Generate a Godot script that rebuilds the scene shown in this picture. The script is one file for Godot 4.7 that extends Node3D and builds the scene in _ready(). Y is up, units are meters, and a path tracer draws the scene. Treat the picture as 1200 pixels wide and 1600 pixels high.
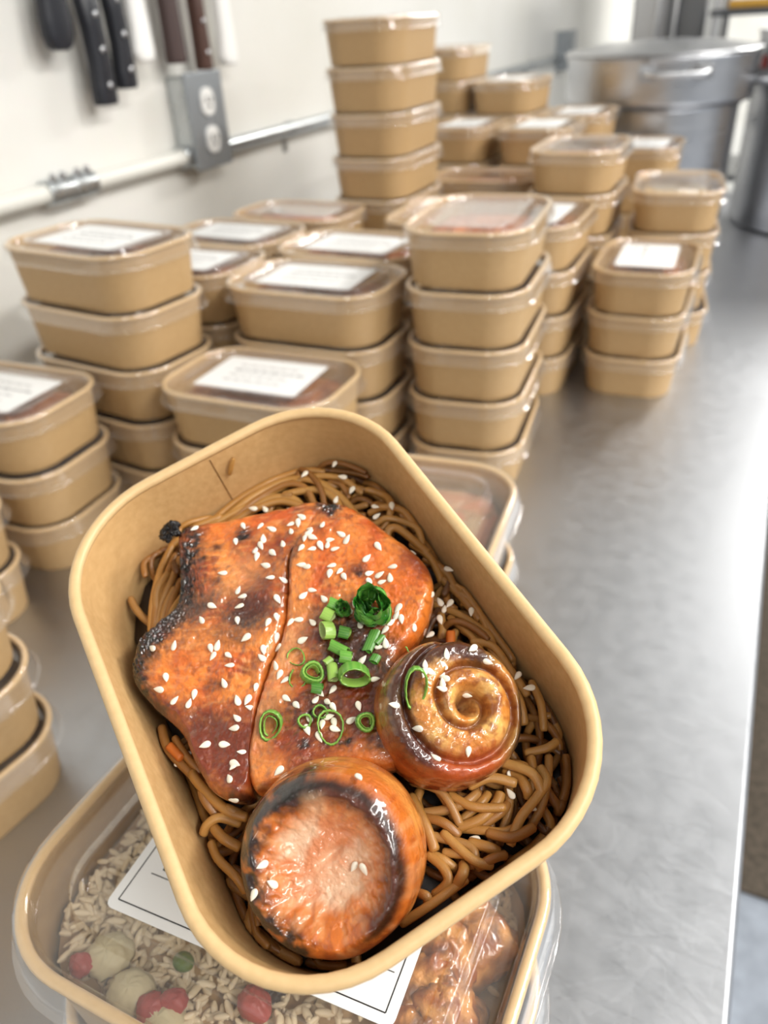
extends Node3D
# A kitchen prep table by a white wall: stacks of kraft takeout boxes, and in front an open one with glazed salmon on noodles.
# Heights are metres above the floor; the steel worktop lies at TOP. -Z runs along the wall away from the camera.
const TOP := 0.9
const PITCH := 0.056          # height of one closed box in a stack
const HX := 0.09
const HZ := 0.0625
const RC := 0.041
var held := Transform3D(Basis(Vector3(0.7826, -0.2895, 0.5511), Vector3(0.0703, 0.9207, 0.3838), Vector3(-0.6185, -0.2617, 0.7409)).orthonormalized(), Vector3(-0.1037, TOP + 0.288, -0.1481))
var M := {}
var meshes := {}
var rng := RandomNumberGenerator.new()
var noise_a := FastNoiseLite.new()
var noise_b := FastNoiseLite.new()
var noise_c := FastNoiseLite.new()
var names := {}

func _ready():
	setup_view()
	rng.seed = 7
	noise_a.seed = 3
	noise_a.frequency = 0.05
	noise_a.fractal_octaves = 4
	noise_b.seed = 11
	noise_b.frequency = 0.16
	noise_b.fractal_octaves = 3
	noise_c.seed = 23
	noise_c.frequency = 0.5
	noise_c.fractal_octaves = 2
	make_materials()
	build_room()
	build_table()
	build_ceiling_lights()
	build_wall_fittings()
	build_pots()
	build_background()
	build_box_meshes()
	build_stacks()
	build_front_box_contents()
	build_held_box()
	build_noodles()
	build_salmon()
	build_rolls()
	build_scallions()
	build_seeds()

func setup_view():
	var cam := Camera3D.new()
	cam.name = "camera"
	var p := deg_to_rad(32.75)
	var r := deg_to_rad(3.5)
	var a := deg_to_rad(26.5)
	var fwd := Vector3(-sin(a) * cos(p), -sin(p), -cos(a) * cos(p))
	var right := Vector3(cos(a), 0, -sin(a))
	var up := right.cross(fwd)
	var rr := right * cos(r) - up * sin(r)
	var uu := up * cos(r) + right * sin(r)
	cam.transform = Transform3D(Basis(rr, uu, -fwd), Vector3(0, TOP + 0.445, 0))
	cam.near = 0.02
	cam.far = 60.0
	var at := CameraAttributesPhysical.new()
	at.frustum_focal_length = 18.0     # 24 mm film height: 1200 px focal length on 1600 px
	at.frustum_focus_distance = 0.222
	at.exposure_aperture = 7.0
	at.frustum_near = 0.02
	at.frustum_far = 60.0
	cam.attributes = at
	cam.fov = 67.38
	add_child(cam)
	cam.current = true
	var we := WorldEnvironment.new()
	we.name = "environment"
	var e := Environment.new()
	e.background_mode = Environment.BG_COLOR
	e.background_color = Color(0.03, 0.03, 0.03)
	e.tonemap_mode = Environment.TONE_MAPPER_LINEAR
	e.tonemap_exposure = EXPOSURE
	e.sdfgi_enabled = true
	e.ssao_enabled = true
	e.ssil_enabled = true
	we.environment = e
	add_child(we)

# the ceiling troffers: x, z, width across, length, energy
const EXPOSURE := 0.335
const PANELS := [[1.25, 0.15, 0.32, 1.2, 12.0], [1.35, -1.35, 0.32, 1.2, 14.5], [0.8, -3.9, 0.32, 1.2, 24.0], [0.8, -5.8, 0.32, 1.2, 16.0], [3.0, -1.5, 0.15, 1.2, 14.0], [3.2, 0.6, 0.15, 1.2, 10.0], [5.2, -1.5, 0.15, 1.2, 18.0], [5.2, 0.6, 0.15, 1.2, 14.0], [0.6, 1.9, 0.32, 1.2, 4.0]]
const CEIL := 2.65

func build_ceiling_lights():
	for p in PANELS:
		var t := thing("ceiling_light", "square-edged white ceiling light panel above the steel worktop", "ceiling light", Vector3(p[0], CEIL, p[1]))
		t.set_meta("group", "ceiling light panels")
		var fr := box_mesh(Vector3(p[2] + 0.06, 0.03, p[3] + 0.06), 0.006)
		part("frame", fr, M.white_metal, t, Vector3(0, -0.015, 0))
		part("diffuser", box_mesh(Vector3(p[2], 0.008, p[3]), 0.002), M.glow, t, Vector3(0, -0.033, 0))
		var l := AreaLight3D.new()
		l.name = "panel_light"
		l.area_size = Vector2(p[2], p[3])
		l.light_energy = p[4]
		l.light_color = Color(1.0, 0.99, 0.97)
		l.shadow_enabled = true
		l.set("area_range", 14.0)
		l.position = Vector3(p[0], CEIL - 0.042, p[1])
		l.rotation_degrees = Vector3(-90, 0, 0)
		add_child(l, true)

# ---------- helpers ----------
func thing(called, label, category, at := Vector3.ZERO, turn := 0.0) -> Node3D:
	var o := Node3D.new()
	o.name = numbered(called)
	o.position = at
	o.rotation.y = turn
	o.set_meta("label", label)
	o.set_meta("category", category)
	add_child(o, true)
	return o

func numbered(called) -> String:
	var n: int = names.get(called, 0)
	names[called] = n + 1
	return called if n == 0 else "%s_%03d" % [called, n]

func part(called, mesh, mat, parent, at := Vector3.ZERO) -> MeshInstance3D:
	var o := MeshInstance3D.new()
	var n := 0
	var nm: String = called
	while parent.has_node(nm):
		n += 1
		nm = "%s_%03d" % [called, n]
	o.name = nm
	o.mesh = mesh
	o.material_override = mat
	o.position = at
	parent.add_child(o)
	return o

func solo(called, mesh, mat, label, category, group = "") -> MeshInstance3D:
	var o := MeshInstance3D.new()
	o.name = numbered(called)
	o.mesh = mesh
	o.material_override = mat
	o.set_meta("label", label)
	o.set_meta("category", category)
	if group:
		o.set_meta("group", group)
	add_child(o, true)
	return o

func structure(called, mesh, mat, at) -> MeshInstance3D:
	var o := MeshInstance3D.new()
	o.name = called
	o.mesh = mesh
	o.material_override = mat
	o.position = at
	o.set_meta("kind", "structure")
	add_child(o, true)
	return o

# vertices with counter-clockwise faces -> a smooth ArrayMesh (Godot's front faces run clockwise)
func mk(v: PackedVector3Array, f: PackedInt32Array, col = null, uv = null) -> ArrayMesh:
	var nrm := PackedVector3Array()
	nrm.resize(v.size())
	var idx := PackedInt32Array()
	idx.resize(f.size())
	for i in range(0, f.size(), 3):
		var a := f[i]
		var b := f[i + 1]
		var c := f[i + 2]
		var n := (v[b] - v[a]).cross(v[c] - v[a])
		nrm[a] += n
		nrm[b] += n
		nrm[c] += n
		idx[i] = a
		idx[i + 1] = c
		idx[i + 2] = b
	for i in nrm.size():
		nrm[i] = nrm[i].normalized() if nrm[i].length_squared() > 1e-30 else Vector3.UP
	var arr := []
	arr.resize(Mesh.ARRAY_MAX)
	arr[Mesh.ARRAY_VERTEX] = v
	arr[Mesh.ARRAY_NORMAL] = nrm
	arr[Mesh.ARRAY_INDEX] = idx
	if col != null:
		arr[Mesh.ARRAY_COLOR] = col
	if uv != null:
		arr[Mesh.ARRAY_TEX_UV] = uv
	var m := ArrayMesh.new()
	m.add_surface_from_arrays(Mesh.PRIMITIVE_TRIANGLES, arr)
	return m

# loops of equal length stacked along a profile; caps close the first or last loop with a fan
func loft(loops: Array, cap0 := false, cap1 := false, flip := false, cols = null) -> ArrayMesh:
	var n: int = loops[0].size()
	var v := PackedVector3Array()
	for l in loops:
		v.append_array(l)
	var f := PackedInt32Array()
	for i in loops.size() - 1:
		for j in n:
			var a := i * n + j
			var c := i * n + (j + 1) % n
			var b := a + n
			var d := c + n
			f.append_array(PackedInt32Array([a, b, c, c, b, d]))
	var vc = null
	if cols != null:
		vc = PackedColorArray()
		for l in cols:
			vc.append_array(l)
	for e in 2:
		if (e == 0 and cap0) or (e == 1 and cap1):
			var s := 0 if e == 0 else (loops.size() - 1) * n
			var m := Vector3.ZERO
			for j in n:
				m += v[s + j]
			v.append(m / n)
			if vc != null:
				vc.append(vc[s])
			var k := v.size() - 1
			for j in n:
				if e == 0:
					f.append_array(PackedInt32Array([k, s + j, s + (j + 1) % n]))
				else:
					f.append_array(PackedInt32Array([k, s + (j + 1) % n, s + j]))
	if flip:
		for i in range(0, f.size(), 3):
			var t := f[i + 1]
			f[i + 1] = f[i + 2]
			f[i + 2] = t
	return mk(v, f, vc)

func rrect(hx: float, hz: float, r: float, y: float, seg := 9) -> PackedVector3Array:
	var o := PackedVector3Array()
	r = clampf(r, 0.0004, minf(hx, hz) - 0.0002)
	var cs := [[hx - r, hz - r, 0.0], [-hx + r, hz - r, 90.0], [-hx + r, -hz + r, 180.0], [hx - r, -hz + r, 270.0]]
	for c in cs:
		for k in seg + 1:
			var a := deg_to_rad(c[2] + 90.0 * k / seg)
			o.append(Vector3(c[0] + r * cos(a), y, c[1] + r * sin(a)))
	return o

# profile of [inset, y] pairs round a rounded rectangle
func tray(profile: Array, hx: float, hz: float, rc: float, cap0 := false, cap1 := false, seg := 9) -> ArrayMesh:
	var loops := []
	for p in profile:
		loops.append(rrect(hx - p[0], hz - p[0], rc - p[0], p[1], seg))
	return loft(loops, cap0, cap1)

func lathe(profile: Array, seg := 40, cap0 := false, cap1 := false) -> ArrayMesh:
	var loops := []
	for p in profile:
		var l := PackedVector3Array()
		for k in seg:
			var a := TAU * k / seg
			l.append(Vector3(p[0] * cos(a), p[1], p[0] * sin(a)))
		loops.append(l)
	return loft(loops, cap0, cap1)

# a box with chamfered edges, centred
func box_mesh(s: Vector3, b := 0.003) -> ArrayMesh:
	var hx := s.x / 2
	var hz := s.z / 2
	var hy := s.y / 2
	b = minf(b, minf(hx, minf(hy, hz)) * 0.6)
	return loft([rrect(hx - b, hz - b, b * 0.5, -hy, 2), rrect(hx, hz, b, -hy + b, 2), rrect(hx, hz, b, hy - b, 2), rrect(hx - b, hz - b, b * 0.5, hy, 2)], true, true)

func catmull(p: Array, closed: bool, per: int) -> Array:
	var o := []
	var n := p.size()
	var segs := n if closed else n - 1
	for i in segs:
		var p0 = p[(i - 1 + n) % n] if closed or i > 0 else p[0]
		var p1 = p[i]
		var p2 = p[(i + 1) % n]
		var p3 = p[(i + 2) % n] if closed or i + 2 < n else p[n - 1]
		for k in per:
			var t := float(k) / per
			o.append(0.5 * ((2.0 * p1) + (p2 - p0) * t + (2.0 * p0 - 5.0 * p1 + 4.0 * p2 - p3) * t * t + (3.0 * p1 - p0 - 3.0 * p2 + p3) * t * t * t))
	if not closed:
		o.append(p[n - 1])
	return o

func tube(path: Array, radius, sides := 8, squash := 1.0, taper := true) -> ArrayMesh:
	var loops := []
	var n := path.size()
	var ref := Vector3.UP
	for i in n:
		var d: Vector3 = (path[mini(i + 1, n - 1)] - path[maxi(i - 1, 0)]).normalized()
		if absf(d.dot(ref)) > 0.95:
			ref = Vector3(1, 0, 0.3).normalized()
		var s := d.cross(ref).normalized()
		var u := s.cross(d).normalized()
		var r: float = radius
		if taper and (i == 0 or i == n - 1):
			r *= 0.72
		var l := PackedVector3Array()
		for k in sides:
			var a := TAU * k / sides
			l.append(path[i] + s * cos(a) * r + u * sin(a) * r * squash)
		loops.append(l)
	return loft(loops, true, true, true)

func srgb(r: float, g: float, b: float) -> Color:
	return Color(r / 255.0, g / 255.0, b / 255.0)

func lin(r: float, g: float, b: float) -> Color:
	return Color(r / 255.0, g / 255.0, b / 255.0).srgb_to_linear()

func std(c: Color, rough := 0.6, metal := 0.0) -> StandardMaterial3D:
	var m := StandardMaterial3D.new()
	m.albedo_color = c
	m.roughness = rough
	m.metallic = metal
	return m

func noise_tex(size: int, freq: float, lo: Color, hi: Color, sd := 1, octaves := 4) -> NoiseTexture2D:
	var n := FastNoiseLite.new()
	n.seed = sd
	n.frequency = freq
	n.fractal_octaves = octaves
	var g := Gradient.new()
	g.set_color(0, lo)
	g.set_color(1, hi)
	var t := NoiseTexture2D.new()
	t.width = size
	t.height = size
	t.seamless = true
	t.noise = n
	t.color_ramp = g
	return t

func triplanar(m: StandardMaterial3D, s: float):
	m.uv1_triplanar = true
	m.uv1_scale = Vector3(s, s, s)

func bump(m: StandardMaterial3D, t: Texture2D, depth_cm: float):
	m.heightmap_enabled = true
	m.heightmap_texture = t
	m.heightmap_scale = depth_cm

func clear_plastic(alpha: float, rough := 0.04) -> StandardMaterial3D:
	var m := std(Color(1, 1, 1, alpha), rough)
	m.transparency = BaseMaterial3D.TRANSPARENCY_ALPHA
	m.cull_mode = BaseMaterial3D.CULL_DISABLED
	return m

# worn steel: fine arcs of scratches over soft smears
func scratch_texture(size: int, count: int, dark: float, light: float, sd: int, smear := 0.55) -> ImageTexture:
	var im := Image.create_empty(size, size, false, Image.FORMAT_L8)
	var n := FastNoiseLite.new()
	n.seed = sd
	n.frequency = 0.012
	n.fractal_octaves = 4
	var r := RandomNumberGenerator.new()
	r.seed = sd
	var buf := PackedFloat32Array()
	buf.resize(size * size)
	for y in size:
		for x in size:
			# blend across the border so that the tile repeats
			var fx := float(x) / size
			var a := n.get_noise_2d(x, y) * (1.0 - fx) + n.get_noise_2d(x - size, y) * fx
			buf[y * size + x] = 0.5 + smear * a
	for k in count:
		var px := r.randf() * size
		var py := r.randf() * size
		var ang := r.randfn(0.15, 0.35) if r.randf() < 0.7 else r.randf() * TAU
		var bend := r.randfn(0.0, 0.004)
		var ln := int(r.randf_range(30, 260))
		var amp := r.randf_range(0.04, 0.22) * (1.0 if r.randf() < 0.6 else -1.0)
		for s in ln:
			px += cos(ang)
			py += sin(ang)
			ang += bend
			var q := posmod(int(py), size) * size + posmod(int(px), size)
			buf[q] += amp * sin(PI * s / ln)
	for y in size:
		for x in size:
			var q: float = clampf(buf[y * size + x], 0, 1)
			var w := dark + (light - dark) * q
			im.set_pixel(x, y, Color(w, w, w))
	return ImageTexture.create_from_image(im)

func make_materials():
	var fine := noise_tex(512, 0.05, Color(0, 0, 0), Color(1, 1, 1), 5, 3)
	var grain := noise_tex(512, 0.02, Color(0.95, 0.94, 0.92), Color(1, 1, 1), 9, 5)
	M.kraft = std(srgb(186, 154, 110), 0.5)
	M.kraft.albedo_texture = grain
	triplanar(M.kraft, 14.0)
	bump(M.kraft, fine, 0.004)
	M.kraft_rim = std(srgb(224, 190, 140), 0.42)
	M.kraft_rim.albedo_texture = grain
	triplanar(M.kraft_rim, 22.0)
	M.kraft_inside = std(srgb(214, 175, 122), 0.42)
	M.kraft_inside.albedo_texture = noise_tex(512, 0.03, Color(0.92, 0.89, 0.85), Color(1, 1, 1), 31, 5)
	triplanar(M.kraft_inside, 16.0)
	bump(M.kraft_inside, fine, 0.006)
	M.seam = std(srgb(120, 84, 44), 0.6)
	M.lid = clear_plastic(0.03, 0.04)
	M.paper = std(srgb(243, 243, 242), 0.55)
	M.ink = std(srgb(24, 24, 26), 0.6)
	M.pale_ink = std(srgb(120, 120, 122), 0.6)
	M.meal = std(Color.WHITE, 0.35)
	M.meal.vertex_color_use_as_albedo = true
	M.white_metal = std(srgb(235, 235, 232), 0.5)
	M.glow = std(Color.WHITE, 0.5)
	M.glow.emission_enabled = true
	M.glow.emission = Color(1.0, 0.97, 0.92)
	M.glow.emission_energy_multiplier = 8.0
	# room
	M.wall = std(srgb(236, 235, 231), 0.32)
	M.wall.albedo_texture = noise_tex(256, 0.01, Color(0.95, 0.945, 0.93), Color(1, 1, 1), 2)
	triplanar(M.wall, 0.7)
	bump(M.wall, noise_tex(512, 0.08, Color(0, 0, 0), Color(1, 1, 1), 12, 3), 0.03)
	M.wall_grey = std(srgb(150, 150, 150), 0.5)
	M.ceiling = std(srgb(235, 234, 230), 0.8)
	M.floor = std(srgb(150, 158, 170), 0.5)
	M.floor.albedo_texture = noise_tex(512, 0.03, Color(0.8, 0.8, 0.8), Color(1, 1, 1), 14)
	triplanar(M.floor, 1.2)
	M.mat = std(srgb(96, 84, 72), 0.8)
	M.mat.albedo_texture = noise_tex(512, 0.04, Color(0.55, 0.55, 0.5), Color(1, 1, 1), 15)
	triplanar(M.mat, 2.5)
	M.conduit = std(srgb(226, 225, 218), 0.38)
	M.galv = std(srgb(190, 194, 196), 0.38, 0.85)
	M.galv.roughness_texture = noise_tex(256, 0.03, Color(0.6, 0.6, 0.6), Color(1, 1, 1), 18)
	triplanar(M.galv, 6.0)
	M.plate = std(srgb(160, 166, 172), 0.4, 0.6)
	M.outlet = std(srgb(240, 240, 238), 0.35)
	M.slot = std(srgb(40, 40, 42), 0.6)
	M.black_plastic = std(srgb(30, 32, 40), 0.38)
	M.white_plastic = std(srgb(244, 244, 242), 0.4)
	M.wood = std(srgb(92, 58, 46), 0.5)
	M.wood.albedo_texture = noise_tex(256, 0.05, Color(0.6, 0.55, 0.5), Color(1, 1, 1), 19)
	M.wood.uv1_triplanar = true
	M.wood.uv1_scale = Vector3(30, 4, 30)
	M.wood_dark = std(srgb(66, 48, 46), 0.5)
	M.steel = std(srgb(200, 201, 204), 0.40, 1.0)
	M.steel.roughness_texture = noise_tex(256, 0.02, Color(0.6, 0.6, 0.6), Color(1, 1, 1), 20)
	M.steel.uv1_triplanar = true
	M.steel.uv1_scale = Vector3(3, 14, 3)
	M.steel_dark = std(srgb(130, 132, 136), 0.35, 1.0)
	M.worktop = std(srgb(186, 188, 192), 1.0, 1.0)
	M.worktop.roughness_texture = scratch_texture(1024, 2600, 0.20, 0.62, 77, 0.14)
	bump(M.worktop, scratch_texture(1024, 3600, 0.0, 1.0, 78, 0.0), 0.012)
	M.red = std(srgb(214, 58, 48), 0.5)
	M.yellow = std(srgb(196, 150, 60), 0.6)
	# food
	var pores := noise_tex(1024, 0.022, Color(0, 0, 0), Color(1, 1, 1), 41, 3)
	M.salmon = std(Color.WHITE, 0.45)
	M.salmon.vertex_color_use_as_albedo = true
	M.salmon.clearcoat_enabled = true
	M.salmon.clearcoat = 1.0
	M.salmon.clearcoat_roughness = 0.07
	M.salmon.subsurf_scatter_enabled = true
	M.salmon.subsurf_scatter_strength = 0.03
	triplanar(M.salmon, 22.0)
	bump(M.salmon, pores, 0.03)
	var grit := noise_tex(512, 0.22, Color(0, 0, 0), Color(1, 1, 1), 51, 2)
	M.noodles = []
	var nc := [[184, 132, 66], [164, 112, 54], [192, 142, 76], [142, 94, 44], [174, 126, 68], [108, 68, 32]]
	for c in nc:
		var m := std(srgb(c[0], c[1], c[2]), 0.4)
		m.clearcoat_enabled = true
		m.clearcoat = 0.3
		m.clearcoat_roughness = 0.25
		m.subsurf_scatter_enabled = true
		m.subsurf_scatter_strength = 0.04
		m.albedo_texture = grain
		triplanar(m, 30.0)
		bump(m, grit, 0.012)
		M.noodles.append(m)
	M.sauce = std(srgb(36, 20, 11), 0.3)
	M.seed = std(srgb(246, 236, 216), 0.4)
	M.seed.subsurf_scatter_enabled = true
	M.seed.subsurf_scatter_strength = 0.05
	M.scallion = std(Color.WHITE, 0.3)
	M.scallion.vertex_color_use_as_albedo = true
	M.scallion.backlight_enabled = true
	M.scallion.backlight = Color(0.25, 0.4, 0.1)
	M.scallion.clearcoat_enabled = true
	M.scallion.clearcoat = 0.3
	M.scallion.cull_mode = BaseMaterial3D.CULL_DISABLED
	M.char = std(srgb(22, 18, 18), 0.35)
	M.carrot = std(srgb(206, 112, 44), 0.35)
	M.rice = std(srgb(186, 152, 108), 0.4)
	M.rice_white = std(srgb(232, 212, 176), 0.4)
	M.ham = std(srgb(168, 70, 62), 0.45)
	M.floret = std(srgb(214, 200, 160), 0.55)
	M.pea = std(srgb(88, 112, 40), 0.4)
	M.fungus = std(srgb(40, 34, 34), 0.4)

# ---------- the room ----------
func build_room():
	structure("wall_left", box_mesh(Vector3(0.12, CEIL, 9.4), 0.001), M.wall, Vector3(-0.90, CEIL / 2, -2.2))
	structure("wall_back", box_mesh(Vector3(8.0, CEIL, 0.12), 0.001), M.wall, Vector3(3.1, CEIL / 2, -6.9))
	structure("wall_right", box_mesh(Vector3(0.12, CEIL, 9.4), 0.001), M.wall_grey, Vector3(7.06, CEIL / 2, -2.2))
	structure("wall_front", box_mesh(Vector3(8.0, CEIL, 0.12), 0.001), M.wall_grey, Vector3(3.1, CEIL / 2, 2.5))
	structure("floor", box_mesh(Vector3(8.1, 0.12, 9.6), 0.001), M.floor, Vector3(3.1, -0.06, -2.2))
	structure("ceiling", box_mesh(Vector3(8.1, 0.12, 9.6), 0.001), M.ceiling, Vector3(3.1, CEIL + 0.06, -2.2))
	var mt := solo("floor_mat", tray([[0.3, 0.0], [0.002, 0.0], [0.0, 0.003], [0.003, 0.012], [0.3, 0.012]], 0.45, 0.9, 0.02, true, true), M.mat, "dark brown rubber floor mat beside the steel worktop", "mat")
	mt.position = Vector3(0.6, 0, -1.85)

func build_table():
	var t := thing("prep_table", "long scratched stainless steel worktop with a rolled front edge", "worktable", Vector3(-0.388, 0, -0.65))
	# the slab: a folded sheet with a rounded edge, laid out with its own texture coordinates
	var hx := 0.4515
	var hz := 1.75
	var prof := [[0.02, -0.045], [0.0, -0.045], [0.0, -0.006], [0.0006, -0.0035], [0.0022, -0.0012], [0.0045, 0.0]]
	var loops := []
	for p in prof:
		loops.append(rrect(hx - p[0], hz - p[0], 0.004, p[1], 3))
	var v := PackedVector3Array()
	for l in loops:
		v.append_array(l)
	var n: int = loops[0].size()
	var f := PackedInt32Array()
	for i in loops.size() - 1:
		for j in n:
			var a := i * n + j
			var c := i * n + (j + 1) % n
			f.append_array(PackedInt32Array([a, a + n, c, c, a + n, c + n]))
	var s := (loops.size() - 1) * n
	v.append(Vector3.ZERO)
	for j in n:
		f.append_array(PackedInt32Array([v.size() - 1, s + (j + 1) % n, s + j]))
	var uv := PackedVector2Array()
	for q in v:
		uv.append(Vector2(q.x, q.z) / 0.34)
	part("tabletop", mk(v, f, null, uv), M.worktop, t, Vector3(0, TOP, 0))
	part("shelf", box_mesh(Vector3(0.82, 0.03, 3.3), 0.005), M.steel_dark, t, Vector3(0, 0.25, 0))
	for sx in [-1, 1]:
		for sz in [-1, 0, 1]:
			part("leg", lathe([[0.022, 0.0], [0.028, 0.004], [0.028, 0.03], [0.021, 0.04], [0.021, TOP - 0.044]], 16, true, true), M.steel_dark, t, Vector3(sx * 0.39, 0, sz * 1.62))

func conduit_piece(z0: float, z1: float, y: float, r: float) -> ArrayMesh:
	return tube([Vector3(0, y, z0), Vector3(0, y, (z0 + z1) / 2), Vector3(0, y, z1)], r, 16, 1.0, false)

func build_wall_fittings():
	var wx := -0.84
	var cy := TOP + 0.28
	var c := solo("conduit", conduit_piece(0.6, -1.046, 0, 0.0115), M.conduit, "white painted conduit pipe on the wall left of the outlet box", "conduit")
	c.position = Vector3(wx + 0.0165, cy, 0)
	var c2 := solo("conduit", conduit_piece(-1.13, -3.40, 0, 0.0115), M.galv, "grey conduit pipe running along the wall beyond the outlet box", "conduit")
	c2.position = Vector3(wx + 0.0165, cy, 0)
	# coupling with four set screws
	var k := thing("conduit_coupling", "metal coupling with set screws on the white conduit", "coupling", Vector3(wx + 0.0165, cy, -0.795))
	part("sleeve", lathe([[0.0116, -0.042], [0.0150, -0.042], [0.0158, -0.040], [0.0158, -0.004], [0.0142, -0.002], [0.0142, 0.002], [0.0158, 0.004], [0.0158, 0.040], [0.0150, 0.042], [0.0116, 0.042]], 24), M.galv, k).rotation_degrees = Vector3(90, 0, 0)
	for z in [-0.03, -0.013, 0.013, 0.03]:
		var sc := part("screw", lathe([[0.0045, 0.0], [0.0045, 0.006], [0.0038, 0.0075]], 12, false, true), M.steel, k, Vector3(0.006, 0.0145, z))
		sc.rotation_degrees = Vector3(0, 0, -25)
	for z in [-1.36, -2.2, -3.0]:
		var st := thing("pipe_strap", ["small metal strap holding the grey conduit near the outlet box", "metal strap on the grey conduit behind the tall box stack", "metal strap at the far end of the grey conduit"][[-1.36, -2.2, -3.0].find(z)], "strap", Vector3(wx, cy, z))
		part("band", lathe([[0.0118, -0.008], [0.0135, -0.008], [0.0135, 0.008], [0.0118, 0.008]], 20), M.galv, st, Vector3(0.0165, 0, 0)).rotation_degrees = Vector3(90, 0, 0)
		part("tab", box_mesh(Vector3(0.003, 0.03, 0.016), 0.001), M.galv, st, Vector3(0.0015, -0.024, 0))
	# outlet box
	var o := thing("outlet_box", "grey metal outlet box with a duplex socket on the wall", "outlet", Vector3(wx, TOP + 0.325, -1.088))
	part("housing", box_mesh(Vector3(0.034, 0.125, 0.086), 0.004), M.galv, o, Vector3(0.017, 0, 0))
	var pl := part("cover_plate", box_mesh(Vector3(0.005, 0.132, 0.092), 0.002), M.plate, o, Vector3(0.0365, 0, 0))
	pl.name = "cover_plate"
	for sy in [-1, 1]:
		var s := part("socket", rounded_disc(0.019, 0.0165, 0.004), M.outlet, o, Vector3(0.040, sy * 0.026, 0))
		s.rotation_degrees = Vector3(0, 0, -90)
		for sz in [-1, 1]:
			part("slot", box_mesh(Vector3(0.001, 0.008, 0.0022), 0.0002), M.slot, s, Vector3(-0.003, 0.0042, sz * 0.0063)).rotation_degrees = Vector3(0, 0, 90)
		part("ground_hole", lathe([[0.0024, 0], [0.0024, 0.001]], 12, false, true), M.slot, s, Vector3(0.006, 0.0036, 0))
	part("plate_screw", lathe([[0.003, 0], [0.003, 0.0015], [0.002, 0.002]], 12, false, true), M.steel, o, Vector3(0.039, 0, 0)).rotation_degrees = Vector3(0, 0, -90)
	for sy in [-1, 1]:
		part("knockout", lathe([[0.013, 0], [0.0115, 0.0012]], 20, false, true), M.galv, o, Vector3(0.017, sy * 0.03, 0.0432)).rotation_degrees = Vector3(90, 0, 0)
	part("locknut", lathe([[0.0118, -0.006], [0.0165, -0.006], [0.0165, 0.006], [0.0118, 0.006]], 12), M.galv, o, Vector3(0.0165, -0.045, 0.049)).rotation_degrees = Vector3(90, 0, 0)
	var o2 := thing("outlet_box", "small grey metal box far down the wall at the conduit's end", "outlet", Vector3(wx, TOP + 0.30, -3.45))
	part("housing", box_mesh(Vector3(0.05, 0.13, 0.10), 0.004), M.plate, o2, Vector3(0.025, 0, 0))
	part("cover_plate", box_mesh(Vector3(0.004, 0.135, 0.105), 0.002), M.plate, o2, Vector3(0.052, 0, 0))
	# knives on a magnetic bar above the frame
	var bar := solo("knife_bar", box_mesh(Vector3(0.018, 0.045, 0.62), 0.004), M.black_plastic, "black magnetic bar that holds the knives on the wall", "knife rack")
	bar.position = Vector3(wx + 0.009, TOP + 0.72, -1.0)
	# butt height above the worktop, z, handle width, kind, lean, label
	var K := [
		[0.431, -0.826, 0.046, "round", "black", "black handled knife with a rounded butt, leftmost on the wall"],
		[0.367, -0.884, 0.036, "square", "riveted", "black riveted knife hanging lowest on the wall"],
		[0.382, -0.930, 0.032, "square", "riveted", "black riveted knife just right of the lowest hanging one"],
		[0.410, -0.972, 0.040, "flare", "white", "white handled knife between black and dark wooden handles"],
		[0.404, -1.044, 0.036, "flat", "dark_wood", "knife with a plain dark wooden handle above the outlet box"],
		[0.392, -1.108, 0.028, "flat", "wood", "brown wooden handled knife with brass rivets, above the outlet"],
		[0.394, -1.172, 0.040, "flare", "white", "white handled knife at the right end of the row"]]
	for q in K:
		knife(q)

func rounded_disc(rx: float, rz: float, h: float) -> ArrayMesh:
	return loft([rrect(rx, rz, minf(rx, rz) * 0.8, -h / 2, 6), rrect(rx, rz, minf(rx, rz) * 0.8, h * 0.3, 6), rrect(rx - 0.001, rz - 0.001, minf(rx, rz) * 0.8, h / 2, 6)], true, true)

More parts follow.
